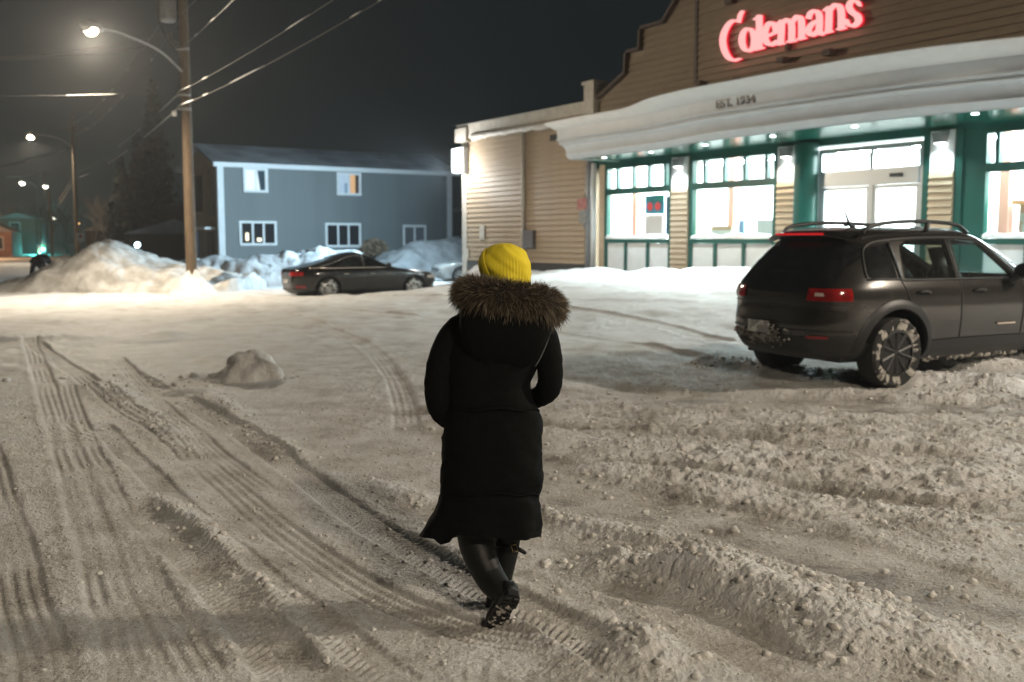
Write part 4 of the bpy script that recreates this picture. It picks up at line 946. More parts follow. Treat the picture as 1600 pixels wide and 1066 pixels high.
# ------------------------------------------------------------------ cars
class Shell:
    """stack of rounded plan outlines: x forward, y left, z up; origin on the ground under the rear axle"""
    def __init__(s, tab, xc):
        s.t = np.array(tab, float); s.xc = xc          # rows: z, rear x, front x, half width, exponent
        s.z = np.linspace(s.t[0, 0], s.t[-1, 0], 90)
        s.c = []
        for j in range(1, 5):
            v = np.interp(s.z, s.t[:, 0], s.t[:, j])
            for _ in range(3):
                w = v.copy(); w[1:-1] = (v[:-2] + 2 * v[1:-1] + v[2:]) / 4; v = w
            s.c.append(v)
    def g(s, z): return [float(np.interp(z, s.z, c)) for c in s.c]
    def ring(s, z, n=120):
        xr, xf, w, e = s.g(z); out = []
        for i in range(n):
            a = 2 * math.pi * (i + .5) / n; ca, sa = math.cos(a), math.sin(a)
            rx = (xf - s.xc) if ca > 0 else (s.xc - xr)
            out.append((s.xc + math.copysign(abs(ca) ** (2 / e), ca) * rx, math.copysign(abs(sa) ** (2 / e), sa) * w, z))
        return out
    def side(s, x, z, sg, eps=0.):
        xr, xf, w, e = s.g(z); a = (xf - s.xc) if x > s.xc else (s.xc - xr)
        k = min(abs(x - s.xc) / a, .9995); return (x, sg * (w * (1 - k ** e) ** (1 / e) + eps), z)
    def end(s, y, z, fr, eps=0.):
        xr, xf, w, e = s.g(z); k = min(abs(y) / w, .9995); m = (1 - k ** e) ** (1 / e)
        return (s.xc + (xf - s.xc) * m + eps, y, z) if fr else (s.xc - (s.xc - xr) * m - eps, y, z)
    def body(s): return MB().loft([s.ring(z) for z in s.z])
    def side_patch(s, xs, lo, hi, sg, eps, n=24, m=8):
        x = np.linspace(xs[0], xs[-1], n); l = np.interp(x, xs, lo); h = np.interp(x, xs, hi)
        return MB().grid([[s.side(x[i], l[i] + (h[i] - l[i]) * k / m, sg, eps) for k in range(m + 1)] for i in range(n)])
    def end_patch(s, ys, lo, hi, fr, eps, n=28, m=8):
        y = np.linspace(ys[0], ys[-1], n); l = np.interp(y, ys, lo); h = np.interp(y, ys, hi)
        return MB().grid([[s.end(y[i], l[i] + (h[i] - l[i]) * k / m, fr, eps) for k in range(m + 1)] for i in range(n)])
    def wrap_patch(s, y0, x1, sg, fr, z0, z1, eps, n=26, m=6):
        """patch that runs from y0 on the end face round the corner to x1 on the flank"""
        P = []
        for k in range(m + 1):
            z = z0 + (z1 - z0) * k / m; xr, xf, w, e = s.g(z); rx = (xf - s.xc) if fr else (s.xc - xr)
            a0 = math.asin(min(1, (y0 / w)) ** (e / 2)); a1 = math.acos(min(1, abs(x1 - s.xc) / rx) ** (e / 2)); row = []
            for i in range(n):
                a = a0 + (a1 - a0) * i / (n - 1); ca, sa = math.cos(a), math.sin(a); d = 1 + eps / .9
                row.append((s.xc + (1 if fr else -1) * ca ** (2 / e) * rx * (1 + eps / rx), sg * sa ** (2 / e) * w * (1 + eps / w), z))
            P.append(row)
        return MB().grid(P)
def solid(o, th):
    m = o.modifiers.new('thick', 'SOLIDIFY'); m.thickness = th; m.offset = 0; return o
def cut(body, cutters):
    for c in cutters:
        m = body.modifiers.new('cut', 'BOOLEAN'); m.operation = 'DIFFERENCE'; m.object = c; m.solver = 'EXACT'
    bpy.context.view_layer.update()
    me = bpy.data.meshes.new_from_object(body.evaluated_get(bpy.context.evaluated_depsgraph_get()))
    body.modifiers.clear(); body.data = me
    for c in cutters: bpy.data.objects.remove(c)
M_RUB = mat('tyre_rubber', (.014, .014, .014), .85, bump=.006, bscale=40)
M_CRUD = mat('road_snow_crust', (.40, .38, .34), .85, col2=(.12, .11, .10), scale=14, bump=.01, bscale=30, lo=.42, hi=.6)
def wheel(car, x, y, r, wd, rimm, crust, spokes=5, name='wheel', turn=0.):
    """wheel with its outer face towards +-y"""
    sg = 1 if y > 0 else -1; w = bpy.data.objects.new(name, None); C.objects.link(w); w.parent = car; w.location = (x, y, r - .02); w.rotation_euler = (0, turn, 0); w.empty_display_size = .1
    h = wd / 2; ri = r * .64
    MB().lathe([(ri, -h * .8), (r * .9, -h), (r * .975, -h * .86), (r, -h * .5), (r, h * .5), (r * .975, h * .86), (r * .9, h), (ri, h * .8)], (0, 0, 0), 'y', 48).build('tyre', M_RUB, w, True, sharp=40)
    rim = MB().lathe([(ri, sg * h * .2), (ri * 1.02, sg * h * .92), (ri * .93, sg * h * .95), (ri * .90, sg * h * .3), (ri * .3, sg * h * .25)], (0, 0, 0), 'y', 40).build('rim', rimm, w, True, sharp=35)
    sp = MB()
    for k in range(spokes):
        for dd in (-.13, .13):
            a = 2 * math.pi * k / spokes + dd; a2 = 2 * math.pi * k / spokes + dd * 2.2
            p0 = Vector((ri * .16 * math.cos(a), sg * h * .72, ri * .16 * math.sin(a))); p1 = Vector((ri * .94 * math.cos(a2), sg * h * .80, ri * .94 * math.sin(a2)))
            sp.tube([p0, (p0 + p1) / 2, p1], [ri * .10, ri * .085, ri * .10], 6)
    sp.lathe([(ri * .22, sg * h * .55), (ri * .22, sg * h * .78), (ri * .12, sg * h * .84)], (0, 0, 0), 'y', 16)
    sp.build('spokes', rimm, rim, True, sharp=40)
    if crust:
        P = []; n = 72
        for i in range(n + 1):
            a = 2 * math.pi * i / n; o = .030 * float(perlin(math.cos(a) * 5, math.sin(a) * 5 + x, 3)) - .012; j = .03 * float(perlin(math.cos(a) * 6 + 3, math.sin(a) * 6, 8))
            P.append([(q * math.cos(a), sg * (h * hh + o + .002), q * math.sin(a)) for q, hh in ((ri * 1.03 + j * .4, .93), (ri * 1.2, .99), (r * .86, 1.03), (r * (.93) + j, 1.0), (r * .97 + j * .5, .90))])
        tag(MB().grid(P).build('snow_crust', M_CRUD, w, True), kind='stuff')
    return w
# ---- the dark grey SUV
def suv():
    T = [(.26, -.62, 3.42, .80, 5), (.34, -.80, 3.55, .87, 5), (.50, -.90, 3.66, .915, 5), (.66, -.90, 3.69, .93, 5.2), (.80, -.865, 3.66, .932, 5.4), (.95, -.86, 3.55, .925, 5.6), (1.02, -.845, 3.25, .915, 5.6),
         (1.08, -.81, 2.72, .895, 5.6), (1.15, -.77, 2.45, .868, 5.4), (1.30, -.665, 2.18, .805, 5.0), (1.45, -.53, 1.90, .735, 4.6), (1.55, -.43, 1.70, .685, 4.4), (1.61, -.40, 1.52, .63, 4), (1.655, -.30, 1.35, .54, 3.4), (1.68, .0, 1.15, .38, 3), (1.69, .3, .95, .15, 2.6)]
    S = Shell(T, 1.12)
    ang = R(28); gx, gy = 3.60, 11.15
    car = thing('suv', 'dark grey off-road SUV with black lower cladding parked on the snowy lot', 'car', (gx, gy, .165), ang)
    paint = mat('suv_paint', (.026, .0235, .021), .26, metal=.35, col2=(.042, .038, .034), scale=5, spec=.5, coat=.6)
    body = S.body().build('body', paint, car, True, sharp=32)
    cs = []
    for x in (0, 2.70):
        for sg in (-1, 1): cs.append(MB().lathe([(.455, sg * .52), (.455, sg * 1.2)], (x, 0, .37), 'y', 40).build('c', None))
    # side glass openings go right through the cabin
    fw = [(.98, 1.125), (1.93, 1.105), (1.46, 1.505), (1.10, 1.535), (1.02, 1.53)]; rw = [(.13, 1.135), (.90, 1.125), (.92, 1.535), (.30, 1.515), (.20, 1.47)]
    cs.append(MB().prism(fw, -1.2, 1.2).build('c', None)); cs.append(MB().prism(rw, -1.2, 1.2).build('c', None))
    cv = MB().loft([[(1.0 + (p[0] - 1.0) * .90, p[1] * .92, p[2]) for p in S.ring(z, 60) if True] for z in (1.0, 1.15, 1.3, 1.45, 1.55, 1.60)])
    cv.v = [(min(x, 2.25), y, z) for x, y, z in cv.v]
    cs = [cv.build('c', None), MB().box(1.3, 3.2, -.60, .60, 1.135, 1.47).build('c', None)] + cs
    for c in cs: c.parent = car
    cut(body, cs); body.data.set_sharp_from_angle(angle=R(32))
    dark = mat('tinted_glass', (.008, .009, .010), .06, spec=.6, coat=.3, col2=(.02, .02, .02), scale=12)
    seeglass = glass('suv_side_glass', (.80, .93, .93), 1.2, .03, .10); tint = glass('suv_rear_side_glass', (.40, .44, .42), 1.4, .04, .06)
    S.end_patch([-.70, -.62, -.3, 0, .3, .62, .70], [1.07, 1.0, .985, .985, .985, 1.0, 1.07], [1.40, 1.50, 1.535, 1.545, 1.535, 1.50, 1.40], False, .006).build('rear_window', dark, car, True)
    S.end_patch([-.66, -.3, 0, .3, .66], [1.12, 1.10, 1.10, 1.10, 1.12], [1.50, 1.56, 1.565, 1.56, 1.50], True, .006).build('windscreen', seeglass, car, True)
    for sg in (-1, 1):
        S.side_patch([.96, 1.04, 1.13, 1.46, 1.95], [1.115] * 5, [1.53, 1.54, 1.545, 1.515, 1.118], sg, .004).build('front_door_window', seeglass, car, True)
        S.side_patch([.11, .19, .30, .92], [1.13, 1.125, 1.122, 1.115], [1.20, 1.47, 1.52, 1.545], sg, .004).build('rear_door_window', tint, car, True)
        S.side_patch([-.35, -.30, -.18, .02], [1.15, 1.13, 1.13, 1.13], [1.20, 1.36, 1.46, 1.50], sg, .005).build('quarter_window', dark, car, True)
        b = MB()                                           # bright moulding round the glass
        pth = [(-.38, 1.14), (-.37, 1.22), (-.30, 1.40), (-.18, 1.49), (.05, 1.53), (.5, 1.555), (1.0, 1.56), (1.3, 1.55), (1.5, 1.52), (1.75, 1.31), (1.98, 1.10)]
        b.tube([S.side(x, z, sg, .004) for x, z in crom(pth, 5)], .012, 6); b.tube([S.side(x, 1.112 + .012 * (x < .1), sg, .004) for x in np.linspace(-.38, 1.98, 24)], .013, 6)
        b.build('window_moulding', M_DARKMETAL, car, True)
        for x0, z0, x1, z1, n in ((.955, .42, .955, 1.53, 12), (.06, 1.12, .05, 1.50, 8), (.06, 1.11, .20, .80, 8), (1.98, .45, 2.02, 1.08, 8)):
            MB().tube([S.side(x0 + (x1 - x0) * k / n, z0 + (z1 - z0) * k / n, sg, .0015) for k in range(n + 1)], .007 if z0 < 1 or z1 < 1 else .022, 5).build('door_seam', M_BLACK, car, True)
        for x in (.26, 1.15):
            q = [S.side(x + k * .05, .98 + .012 * math.sin(k * .8), sg, .028 if 0 < k < 4 else .0) for k in range(5)]
            hd_ = MB().tube(q, .016, 8).build('door_handle', M_BLACK, car, True)
        # cladding: arches and sill
        for xc in (0, 2.70):
            P = []
            for i in range(31):
                a = math.pi * (-.12 + 1.24 * i / 30); row = []
                for rr, ep in ((.445, -.02), (.448, .028), (.50, .030), (.545, .004)):
                    x = xc + rr * math.cos(a); z = max(.27, .37 + rr * math.sin(a)); row.append(S.side(x, z, sg, ep))
                P.append(row)
            MB().grid(P).build('arch_cladding', M_BLACK, car, True, sharp=40)
        S.side_patch([.50, .9, 1.8, 2.2], [.27] * 4, [.46, .47, .47, .46], sg, .016).build('sill_cladding', M_BLACK, car, True)
        tlm = mat('tail_lamp_red', (.33, .012, .012), .12, spec=.6, coat=.6, col2=(.16, .008, .008), scale=9)
        tl_ = S.wrap_patch(.47, -.58, sg, False, .905, 1.035, .012).build('tail_light', tlm, car, True)
        S.wrap_patch(.56, -.80, sg, False, .955, .99, .016, 14, 3).build('reverse_lens', mat('clear_lens', (.55, .45, .42), .15), tl_, True)
        S.end_patch([sg * .52, sg * .72], [.515, .515], [.545, .545], False, .030, 8, 2).build('bumper_reflector', mat('reflector_red', (.20, .012, .012), .2), car, True)
        # roof rail
        yr = sg * .60; b = MB().tube(crom([(-.22, yr * .98, 1.60), (-.10, yr, 1.68), (.3, yr * 1.0, 1.725), (.8, yr * .98, 1.73), (1.25, yr * .96, 1.70), (1.45, yr * .95, 1.61)], 6), .022, 8)
        b.tube([(.75, yr * .96, 1.60), (.78, yr * .98, 1.73)], .03, 6); b.build('roof_rail', M_BLACK, car, True)
        # mirror
        m = S.side(1.86, 1.12, sg, .0); b = MB().tube([(1.80, m[1] - sg * .06, 1.06), (1.84, m[1] + sg * .03, 1.10), (1.84, m[1] + sg * .09, 1.15)], [.07, .05, .06], 8)
        cx, cy, cz = 1.86, m[1] + sg * .17, 1.195
        b.loft([[(cx + dx + .0, cy + math.cos(a) * .125 * k, cz + math.sin(a) * .085 * k) for a in [2 * math.pi * i / 16 for i in range(16)]] for dx, k in ((-.07, .85), (-.05, 1), (.03, .98), (.09, .7), (.11, .3))])
        b.build('side_mirror', M_BLACK, car, True, sharp=40)
    MB().tube([(.05, -.22, 1.66), (-.02, -.22, 1.70), (-.13, -.22, 1.90)], [.03, .018, .006], 8).build('antenna', M_BLACK, car, True)
    # spoiler and high brake light
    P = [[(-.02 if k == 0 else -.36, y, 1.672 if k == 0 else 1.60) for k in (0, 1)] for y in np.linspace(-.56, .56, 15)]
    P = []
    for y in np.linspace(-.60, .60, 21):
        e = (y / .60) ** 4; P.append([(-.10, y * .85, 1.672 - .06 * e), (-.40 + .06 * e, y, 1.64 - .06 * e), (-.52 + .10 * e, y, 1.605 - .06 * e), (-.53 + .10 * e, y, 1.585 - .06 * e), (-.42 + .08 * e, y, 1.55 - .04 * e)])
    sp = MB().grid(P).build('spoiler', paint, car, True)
    MB().grid([[(-.538, y, 1.582), (-.541, y, 1.605)] for y in np.linspace(-.36, .36, 12)]).build('brake_light_glint', emis('sign_glint_glow', (1, .03, .035), .5), sp)  # unlit lens; the store sign's red glint is painted on as emission
    # rear bumper cladding, plate recess, plate, snow smear, trim strip
    S.end_patch([-.86, -.6, 0, .6, .86], [.30, .28, .28, .28, .30], [.55, .53, .52, .53, .55], False, .020, 40).build('bumper_cladding', M_BLACK, car, True)
    S.end_patch([-.84, -.4, 0, .4, .84], [.585] * 5, [.60] * 5, False, .014, 40, 2).build('tailgate_seam', M_BLACK, car, True)
    S.end_patch([-.84, -.4, 0, .4, .84], [.862] * 5, [.872] * 5, False, .004, 40, 2).build('tailgate_crease', M_BLACK, car, True)
    pl = MB().box(-.965, -.955, -.02, .30, .535, .665).build('licence_plate', mat('plate_white', (.50, .50, .48), .5, col2=(.20, .19, .19), scale=14, lo=.46, hi=.54), car)
    r = np.random.default_rng(4); b = MB(); cell = []
    for i in range(320):
        y = r.normal(.16, .17); z = .50 + r.normal(0, .05); rad = r.uniform(.004, .018)
        p = S.end(y, z, False, .024); b.lathe([(rad * .2, -.026), (rad * .8, -.014), (rad, .0)], p, 'x', 7)
    tag(b.build('snow_smear', M_CRUD, car, True), kind='stuff')
    b = MB()
    for i in range(60):
        x = r.uniform(.55, 2.1); b.lathe([(.002, -.03), (.02, -.02), (.028, .0), (.015, .03)], S.side(x, .26 + r.normal(0, .012), -1, r.uniform(-.03, .01)), 'z', 6)
    tag(b.build('hanging_slush', M_CRUD, car, True), kind='stuff')
    MB().box(1.55, 1.85, -.945, -.935, .60, .615).build('door_badge', mat('badge', (.6, .5, .42), .4), car)
    MB().box(-.6, 3.3, -.70, .70, .26, .40).build('underbody', M_BLACK, car)
    # seats seen through the side glass
    for x in (.62, 1.42):
        for y in (-.36, .36): MB().tube([(x - .05, y, 1.06), (x - .13, y, 1.20), (x - .16, y, 1.27), (x - .18, y, 1.44)], [.2, .16, .07, .11], 10).build('seat', M_BLACK, car, True)
    for x, n in ((0, 0), (2.70, 1)):
        for y in (-.80, .80): wheel(car, x, y, .372, .25, mat('gloss_black_rim', (.014, .014, .015), .5), y < 0, 5, turn=.3 * x)
    return car
suv()
# ---- saloon car, also used for the half-hidden silver one
def saloon(label, loc, rz, col, dark_trim, crust=True):
    T = [(.18, -.78, 3.50, .80, 4.5), (.30, -.98, 3.68, .88, 4.5), (.50, -1.04, 3.76, .92, 4.6), (.68, -1.03, 3.75, .93, 4.8), (.80, -1.02, 3.55, .925, 5), (.88, -1.01, 3.05, .91, 5), (.94, -.98, 2.45, .885, 5), (.99, -.72, 2.22, .86, 4.8),
         (1.04, -.42, 2.08, .83, 4.6), (1.14, -.02, 1.86, .78, 4.2), (1.25, .35, 1.62, .72, 4), (1.34, .62, 1.40, .66, 3.8), (1.40, .80, 1.25, .56, 3.4), (1.435, .92, 1.15, .36, 3), (1.445, 1.0, 1.08, .12, 2.6)]
    S = Shell(T, 1.04); car = thing('saloon_car', label, 'car', loc, rz)
    paint = mat('paint_%d' % int(col[0] * 1000), col, .16, metal=.0, coat=.25, spec=.4, col2=tuple(c * 1.4 for c in col), scale=3)
    body = S.body().build('body', paint, car, True); cs = []
    for x in (0, 2.84):
        for sg in (-1, 1): cs.append(MB().lathe([(.40, sg * .55), (.40, sg * 1.2)], (x, 0, .33), 'y', 36).build('c', None))
    fw = [(1.20, .99), (2.02, .985), (1.48, 1.30), (1.20, 1.325)]; rw = [(.30, 1.0), (1.10, .99), (1.11, 1.325), (.68, 1.285)]
    cs += [MB().prism(fw, -1.2, 1.2).build('c', None), MB().prism(rw, -1.2, 1.2).build('c', None)]
    for c in cs: c.parent = car
    cut(body, cs); body.data.set_sharp_from_angle(angle=R(32))
    dark = mat('tinted_glass', (.008, .009, .010), .06); sg_ = glass('saloon_glass', (.35, .45, .42), 1.5, .03, .05)
    S.end_patch([-.60, 0, .60], [.99, .985, .99], [1.28, 1.34, 1.28], False, .006).build('rear_window', dark, car, True)
    S.end_patch([-.66, 0, .66], [.97, .965, .97], [1.28, 1.34, 1.28], True, .006).build('windscreen', dark, car, True)
    crm = mat('bright_trim', (.55, .50, .45), .25, metal=.9)
    for sg in (-1, 1):
        S.side_patch([1.19, 1.3, 1.48, 2.04], [.985] * 4, [1.33, 1.33, 1.305, .99], sg, .004).build('front_door_window', sg_, car, True)
        S.side_patch([.28, .68, 1.11], [.998, .99, .985], [1.005, 1.29, 1.33], sg, .004).build('rear_door_window', sg_, car, True)
        S.side_patch([-.20, .05, .24], [1.0, 1.0, 1.0], [1.005, 1.08, 1.13], sg, .004).build('quarter_window', dark, car, True)
        b = MB().tube([S.side(x, .975, sg, .004) for x in np.linspace(-.55, 2.12, 30)], .020, 6); b.tube([S.side(x, z, sg, .004) for x, z in crom([(-.25, 1.0), (.3, 1.16), (.7, 1.31), (1.15, 1.35), (1.5, 1.325), (2.1, .98)], 6)], .010, 6)
        b.build('window_moulding', crm, car, True)
        for x0, z0, x1, z1 in ((1.155, .3, 1.155, .97), (2.12, .4, 2.14, .93), (.22, .95, .42, .45)): MB().tube([S.side(x0 + (x1 - x0) * k / 8, z0 + (z1 - z0) * k / 8, sg, .001) for k in range(9)], .006, 5).build('door_seam', M_BLACK, car, True)
        MB().tube([S.side(1.155, .985, sg, .002), S.side(1.155, 1.33, sg, .002)], .035, 6).build('door_pillar', M_BLACK, car, True)
        for x in (.46, 1.32): MB().tube([S.side(x + k * .05, .80, sg, .026 if 0 < k < 4 else 0) for k in range(5)], .014, 8).build('door_handle', crm, car, True)
        S.wrap_patch(.35, -.74, sg, False, .74, .86, .010).build('tail_light', mat('tail_lamp_red', (.33, .012, .012), .12), car, True)
        S.wrap_patch(.48, 3.30, sg, True, .62, .72, .010).build('headlight', mat('headlamp_glass', (.55, .52, .48), .08, metal=.6), car, True)
        m = S.side(1.98, 1.0, sg); MB().tube([(1.98, m[1] - sg * .03, .97), (1.96, m[1] + sg * .06, 1.01), (1.93, m[1] + sg * .20, 1.04), (1.93, m[1] + sg * .24, 1.04)], [.03, .05, .085, .04], 10).build('side_mirror', paint, car, True)
        S.end_patch([sg * .62, sg * .8], [.38, .38], [.46, .46], False, .012, 8, 2).build('bumper_reflector', mat('reflector_red', (.20, .012, .012), .2), car, True)
    S.end_patch([-.55, 0, .55], [.30, .28, .30], [.60, .62, .60], True, .012).build('grille', M_BLACK, car, True)
    S.end_patch([-.26, .26], [.52, .52], [.64, .64], False, .012, 10, 3).build('licence_plate', mat('plate_white', (.50, .50, .48), .5), car)
    S.end_patch([-.8, 0, .8], [.20, .19, .20], [.36, .34, .36], False, .012).build('bumper_cladding', M_BLACK, car, True)
    MB().box(-.6, 3.3, -.68, .68, .17, .34).build('underbody', M_BLACK, car)
    if crust:
        b = MB(); r = np.random.default_rng(9)
        for i in range(70):
            p = S.end(r.uniform(-.7, .7), r.uniform(.28, .5), True, .012); b.lathe([(.03, .0), (.02, .02)], p, 'x', 6)
        tag(b.build('bumper_snow', M_CRUD, car, True), kind='stuff')
    for x in (0, 2.84):
        for y in (-.80, .80): wheel(car, x, y, .335, .22, mat('alloy_rim', (.45, .43, .40), .35, metal=.7), crust, 7)
    for x in (.75, 1.6):
        for y in (-.36, .36): MB().tube([(x - .05, y, .92), (x - .15, y, 1.06), (x - .2, y, 1.24)], [.2, .13, .09], 10).build('seat', M_BLACK, car, True)
    return car
a = R(31); bx, by = -5.95, 30.6                    # rear axle
saloon('glossy black saloon car parked before the grey house, snow on its wheels', (bx, by, gz(bx, by) - .12), a, (.004, .004, .0045), True)
saloon('silver car half hidden behind the corner of the tan wing', (.35, 42.0, -.08), R(200), (.17, .165, .155), False)

# ------------------------------------------------------------------ people
def skin_body(name, verts, edges, rads, m, parent, root=0, sub=1):
    me = bpy.data.meshes.new(name); me.from_pydata([tuple(map(float, v)) for v in verts], edges, []); o = bpy.data.objects.new(name, me); C.objects.link(o)
    o.modifiers.new('skin', 'SKIN'); sv = me.skin_vertices[0].data
    for i, r in enumerate(rads): sv[i].radius = (r, r) if not hasattr(r, '__len__') else r; sv[i].use_root = (i == root)
    s = o.modifiers.new('sub', 'SUBSURF'); s.levels = sub; s.render_levels = sub
    bpy.context.view_layer.update()
    me2 = bpy.data.meshes.new_from_object(o.evaluated_get(bpy.context.evaluated_depsgraph_get())); bpy.data.objects.remove(o)
    me2.name = name; me2.polygons.foreach_set('use_smooth', [True] * len(me2.polygons)); me2.materials.clear()
    for x in (m if isinstance(m, list) else [m]): me2.materials.append(x)
    o = bpy.data.objects.new(name, me2); C.objects.link(o); o.parent = parent; return o
M_COAT = mat('black_coat', (.0032, .0040, .0043), .85, spec=.08, col2=(.0045, .0054, .0057), scale=40, bump=.002, bscale=160)
M_BOOT = mat('black_leather', (.007, .008, .008), .5, spec=.3, bump=.002, bscale=60); M_SKIN = mat('skin', (.50, .32, .24), .55); M_KNIT = mat('dark_leggings', (.012, .012, .014), .8)
base = np.array([-.10, 4.42, gz(-.10, 4.42)])
person = thing('person', 'person in a long black parka, fur-trimmed hood and yellow beanie walking away', 'person', tuple(map(float, base)))
def pp(x, y, Y): return at(x, y, Y) - base
G0 = gz(-.1, 4.35)
# body: one continuous figure under the clothes
V = [pp(770, 690, 4.44), pp(778, 610, 4.44), pp(785, 540, 4.44), pp(790, 490, 4.44), pp(792, 455, 4.44), pp(792, 425, 4.45), pp(791, 398, 4.45),
     pp(740, 505, 4.44), pp(690, 560, 4.43), pp(690, 640, 4.43), pp(716, 662, 4.60), pp(722, 668, 4.64), pp(838, 510, 4.44), pp(856, 560, 4.43), pp(852, 608, 4.45), pp(818, 632, 4.60), pp(812, 636, 4.64),
     pp(748, 725, 4.44), pp(742, 815, 4.46), pp(770, 905, 4.32), pp(788, 725, 4.44), pp(792, 830, 4.52), pp(782, 935, 4.50), pp(790, 428, 4.555)]
E_ = [(0, 1), (1, 2), (2, 3), (3, 4), (4, 5), (5, 6), (3, 7), (7, 8), (8, 9), (9, 10), (10, 11), (3, 12), (12, 13), (13, 14), (14, 15), (15, 16), (0, 17), (17, 18), (18, 19), (0, 20), (20, 21), (21, 22), (5, 23)]
rd_ = [(.13, .10), (.12, .09), (.13, .10), (.08, .06), .048, .085, .05, .055, .045, .036, .026, .03, .055, .045, .036, .026, .03, .075, .052, .035, .075, .052, .035, .028]
bd = skin_body('body', V, E_, rd_, [M_KNIT, M_SKIN], person, 0, 2)
for p in bd.data.polygons:
    if p.center.z > 1.40: p.material_index = 1
# coat: torso and skirt
rows = [(474, 770, 818, .06), (482, 748, 834, .085), (492, 724, 849, .115), (506, 708, 858, .135), (532, 698, 858, .150), (570, 697, 842, .160), (598, 697, 829, .158), (622, 696, 832, .158), (650, 694, 846, .160), (684, 691, 847, .168), (715, 689.5, 846, .174), (728, 690, 848, .176), (752, 688, 849, .178), (768, 687.5, 844, .176), (776, 686, 841, .174), (792, 680, 844, .180), (815, 668, 845, .186), (832, 658, 844, .188), (842, 653, 843, .186)]
rows = crom(rows, 4); n = 72; rings = []
for i, (py, l, r, th) in enumerate(rows):
    k = i / (len(rows) - 1); cx = (l + r) / 2; ring = []
    for j in range(n):
        a = 2 * math.pi * j / n; ca, sa = math.cos(a), math.sin(a)
        px = cx + (r - l) / 2 * math.copysign(abs(ca) ** .80, ca)
        y = py
        if k > .93:                                   # uneven hem
            e = (k - .93) / .07; u = (px - 653) / 190
            y += e * float(np.interp(u, [0, .12, .17, .24, .30, .5, .8, .88, 1], [-4, 0, 9, 8, -7, -4, 2, 2, -3]))
        p = pp(px, y, 4.44 + th * math.copysign(abs(sa) ** .9, sa))
        wr = .007 * float(perlin(a * 1.6 + 3, py / 26, 2)) + .005 * float(perlin(a * 3.2, py / 11 + a, 6)) * sm(560, 640, py) + .010 * math.sin(a * 7 + 1) * sm(740, 840, py) * float(sm(0, 1, 1)) * .8
        c0 = pp(cx, y, 4.44); d = (p - c0); d[2] = 0; d /= np.linalg.norm(d) + 1e-6
        ring.append(p + d * wr)
    rings.append(ring)
b = MB().loft(rings, False)
inner = [[c * .96 + np.mean(r, 0) * .04 for c in r] for r in rings[::-1][:14]]
b.loft([rings[-1]] + inner, False)
def sleeve(pts):
    q = crom([(*pp(x, y, Y), r) for x, y, Y, r in pts], 6); rr = []
    for i, p in enumerate(q): rr.append(p[3] * (.95 + .015 * math.sin(i * 1.9) + .04 * float(perlin(i * .7, pts[0][0], 3))))
    b.tube([p[:3] for p in q], rr, 20)
sleeve([(735, 505, 4.44, .070), (712, 524, 4.43, .075), (694, 560, 4.42, .074), (686, 600, 4.41, .070), (689, 632, 4.42, .068), (699, 648, 4.47, .064), (708, 652, 4.55, .056), (716, 656, 4.62, .052)])
sleeve([(828, 506, 4.44, .068), (846, 522, 4.43, .070), (856, 552, 4.42, .066), (860, 588, 4.41, .060), (856, 608, 4.43, .058), (846, 618, 4.48, .052), (832, 624, 4.55, .048), (822, 628, 4.60, .045)])
coat = b.build('coat', M_COAT, person, True)
# stitched seams: waist drawcord and quilting lines
def seam(py, l, r, nm, w=.0035):
    pts = []
    for k in range(21):
        a = math.pi * (1.06 + .88 * k / 20); th = float(np.interp(py, [x[0] for x in rows], [x[3] for x in rows]))
        pts.append(pp((l + r) / 2 + (r - l) / 2 * math.copysign(abs(math.cos(a)) ** .8, math.cos(a)), py + 2 * math.sin(k), 4.44 + (th + .006) * math.copysign(abs(math.sin(a)) ** .9, math.sin(a))))
    MB().tube(pts, w, 5).build(nm, M_COAT, coat, True)
seam(640, 694, 843, 'waist_seam', .006); seam(773, 687, 843, 'quilting_seam', .004)
# hood hanging on the back
P = []
for py, cx, hw, th in ((470, 792, 62, .05), (482, 791, 70, .10), (500, 791, 72, .125), (522, 790, 69, .125), (545, 789, 60, .10), (562, 788, 46, .065), (574, 787, 28, .03), (579, 787, 10, -.01)):
    P.append([pp(cx + hw * math.cos(a), py + 3 * math.cos(2 * a), 4.44 - .115 - th * math.sin(a) ** .7 + .004 * math.sin(a * 9 + py)) for a in [math.pi * k / 24 for k in range(25)]])
hood = solid(MB().grid(P).build('hood', M_COAT, person, True), .012)
s = hood.modifiers.new('sub', 'SUBSURF'); s.levels = 1; s.render_levels = 1
pts = [pp(860 - 3 * k, 520 + k * 9 - (k * k) * .3, 4.305 - .01 * k) for k in range(9)]
MB().tube(pts, .0035, 6).build('hood_piping', mat('piping', (.03, .032, .034), .5), hood, True)
# fur trim
path = [(730, 452, 4.50, .045), (733, 459, 4.38, .054), (742, 459, 4.29, .062), (768, 462, 4.245, .062), (796, 466, 4.235, .060), (826, 470, 4.25, .060), (850, 474, 4.285, .064), (856, 481, 4.34, .060), (859, 480, 4.44, .052), (852, 472, 4.53, .04)]
q = crom([(*pp(x, y, Y), r) for x, y, Y, r in path], 10)
M_FUR = bpy.data.materials.new('fur'); M_FUR.use_nodes = True
_nt = M_FUR.node_tree; _b = _nt.nodes['Principled BSDF']; _a = _nt.nodes.new('ShaderNodeAttribute'); _a.attribute_name = 'tone'; _r = _nt.nodes.new('ShaderNodeValToRGB')
_r.color_ramp.elements[0].color = (.022, .018, .014, 1); _r.color_ramp.elements[1].color = (.42, .35, .26, 1); _e = _r.color_ramp.elements.new(.5); _e.color = (.125, .098, .068, 1)
_nt.links.new(_a.outputs['Fac'], _r.inputs[0]); _nt.links.new(_r.outputs[0], _b.inputs['Base Color']); _b.inputs['Roughness'].default_value = .65; _b.inputs['Specular IOR Level'].default_value = .25
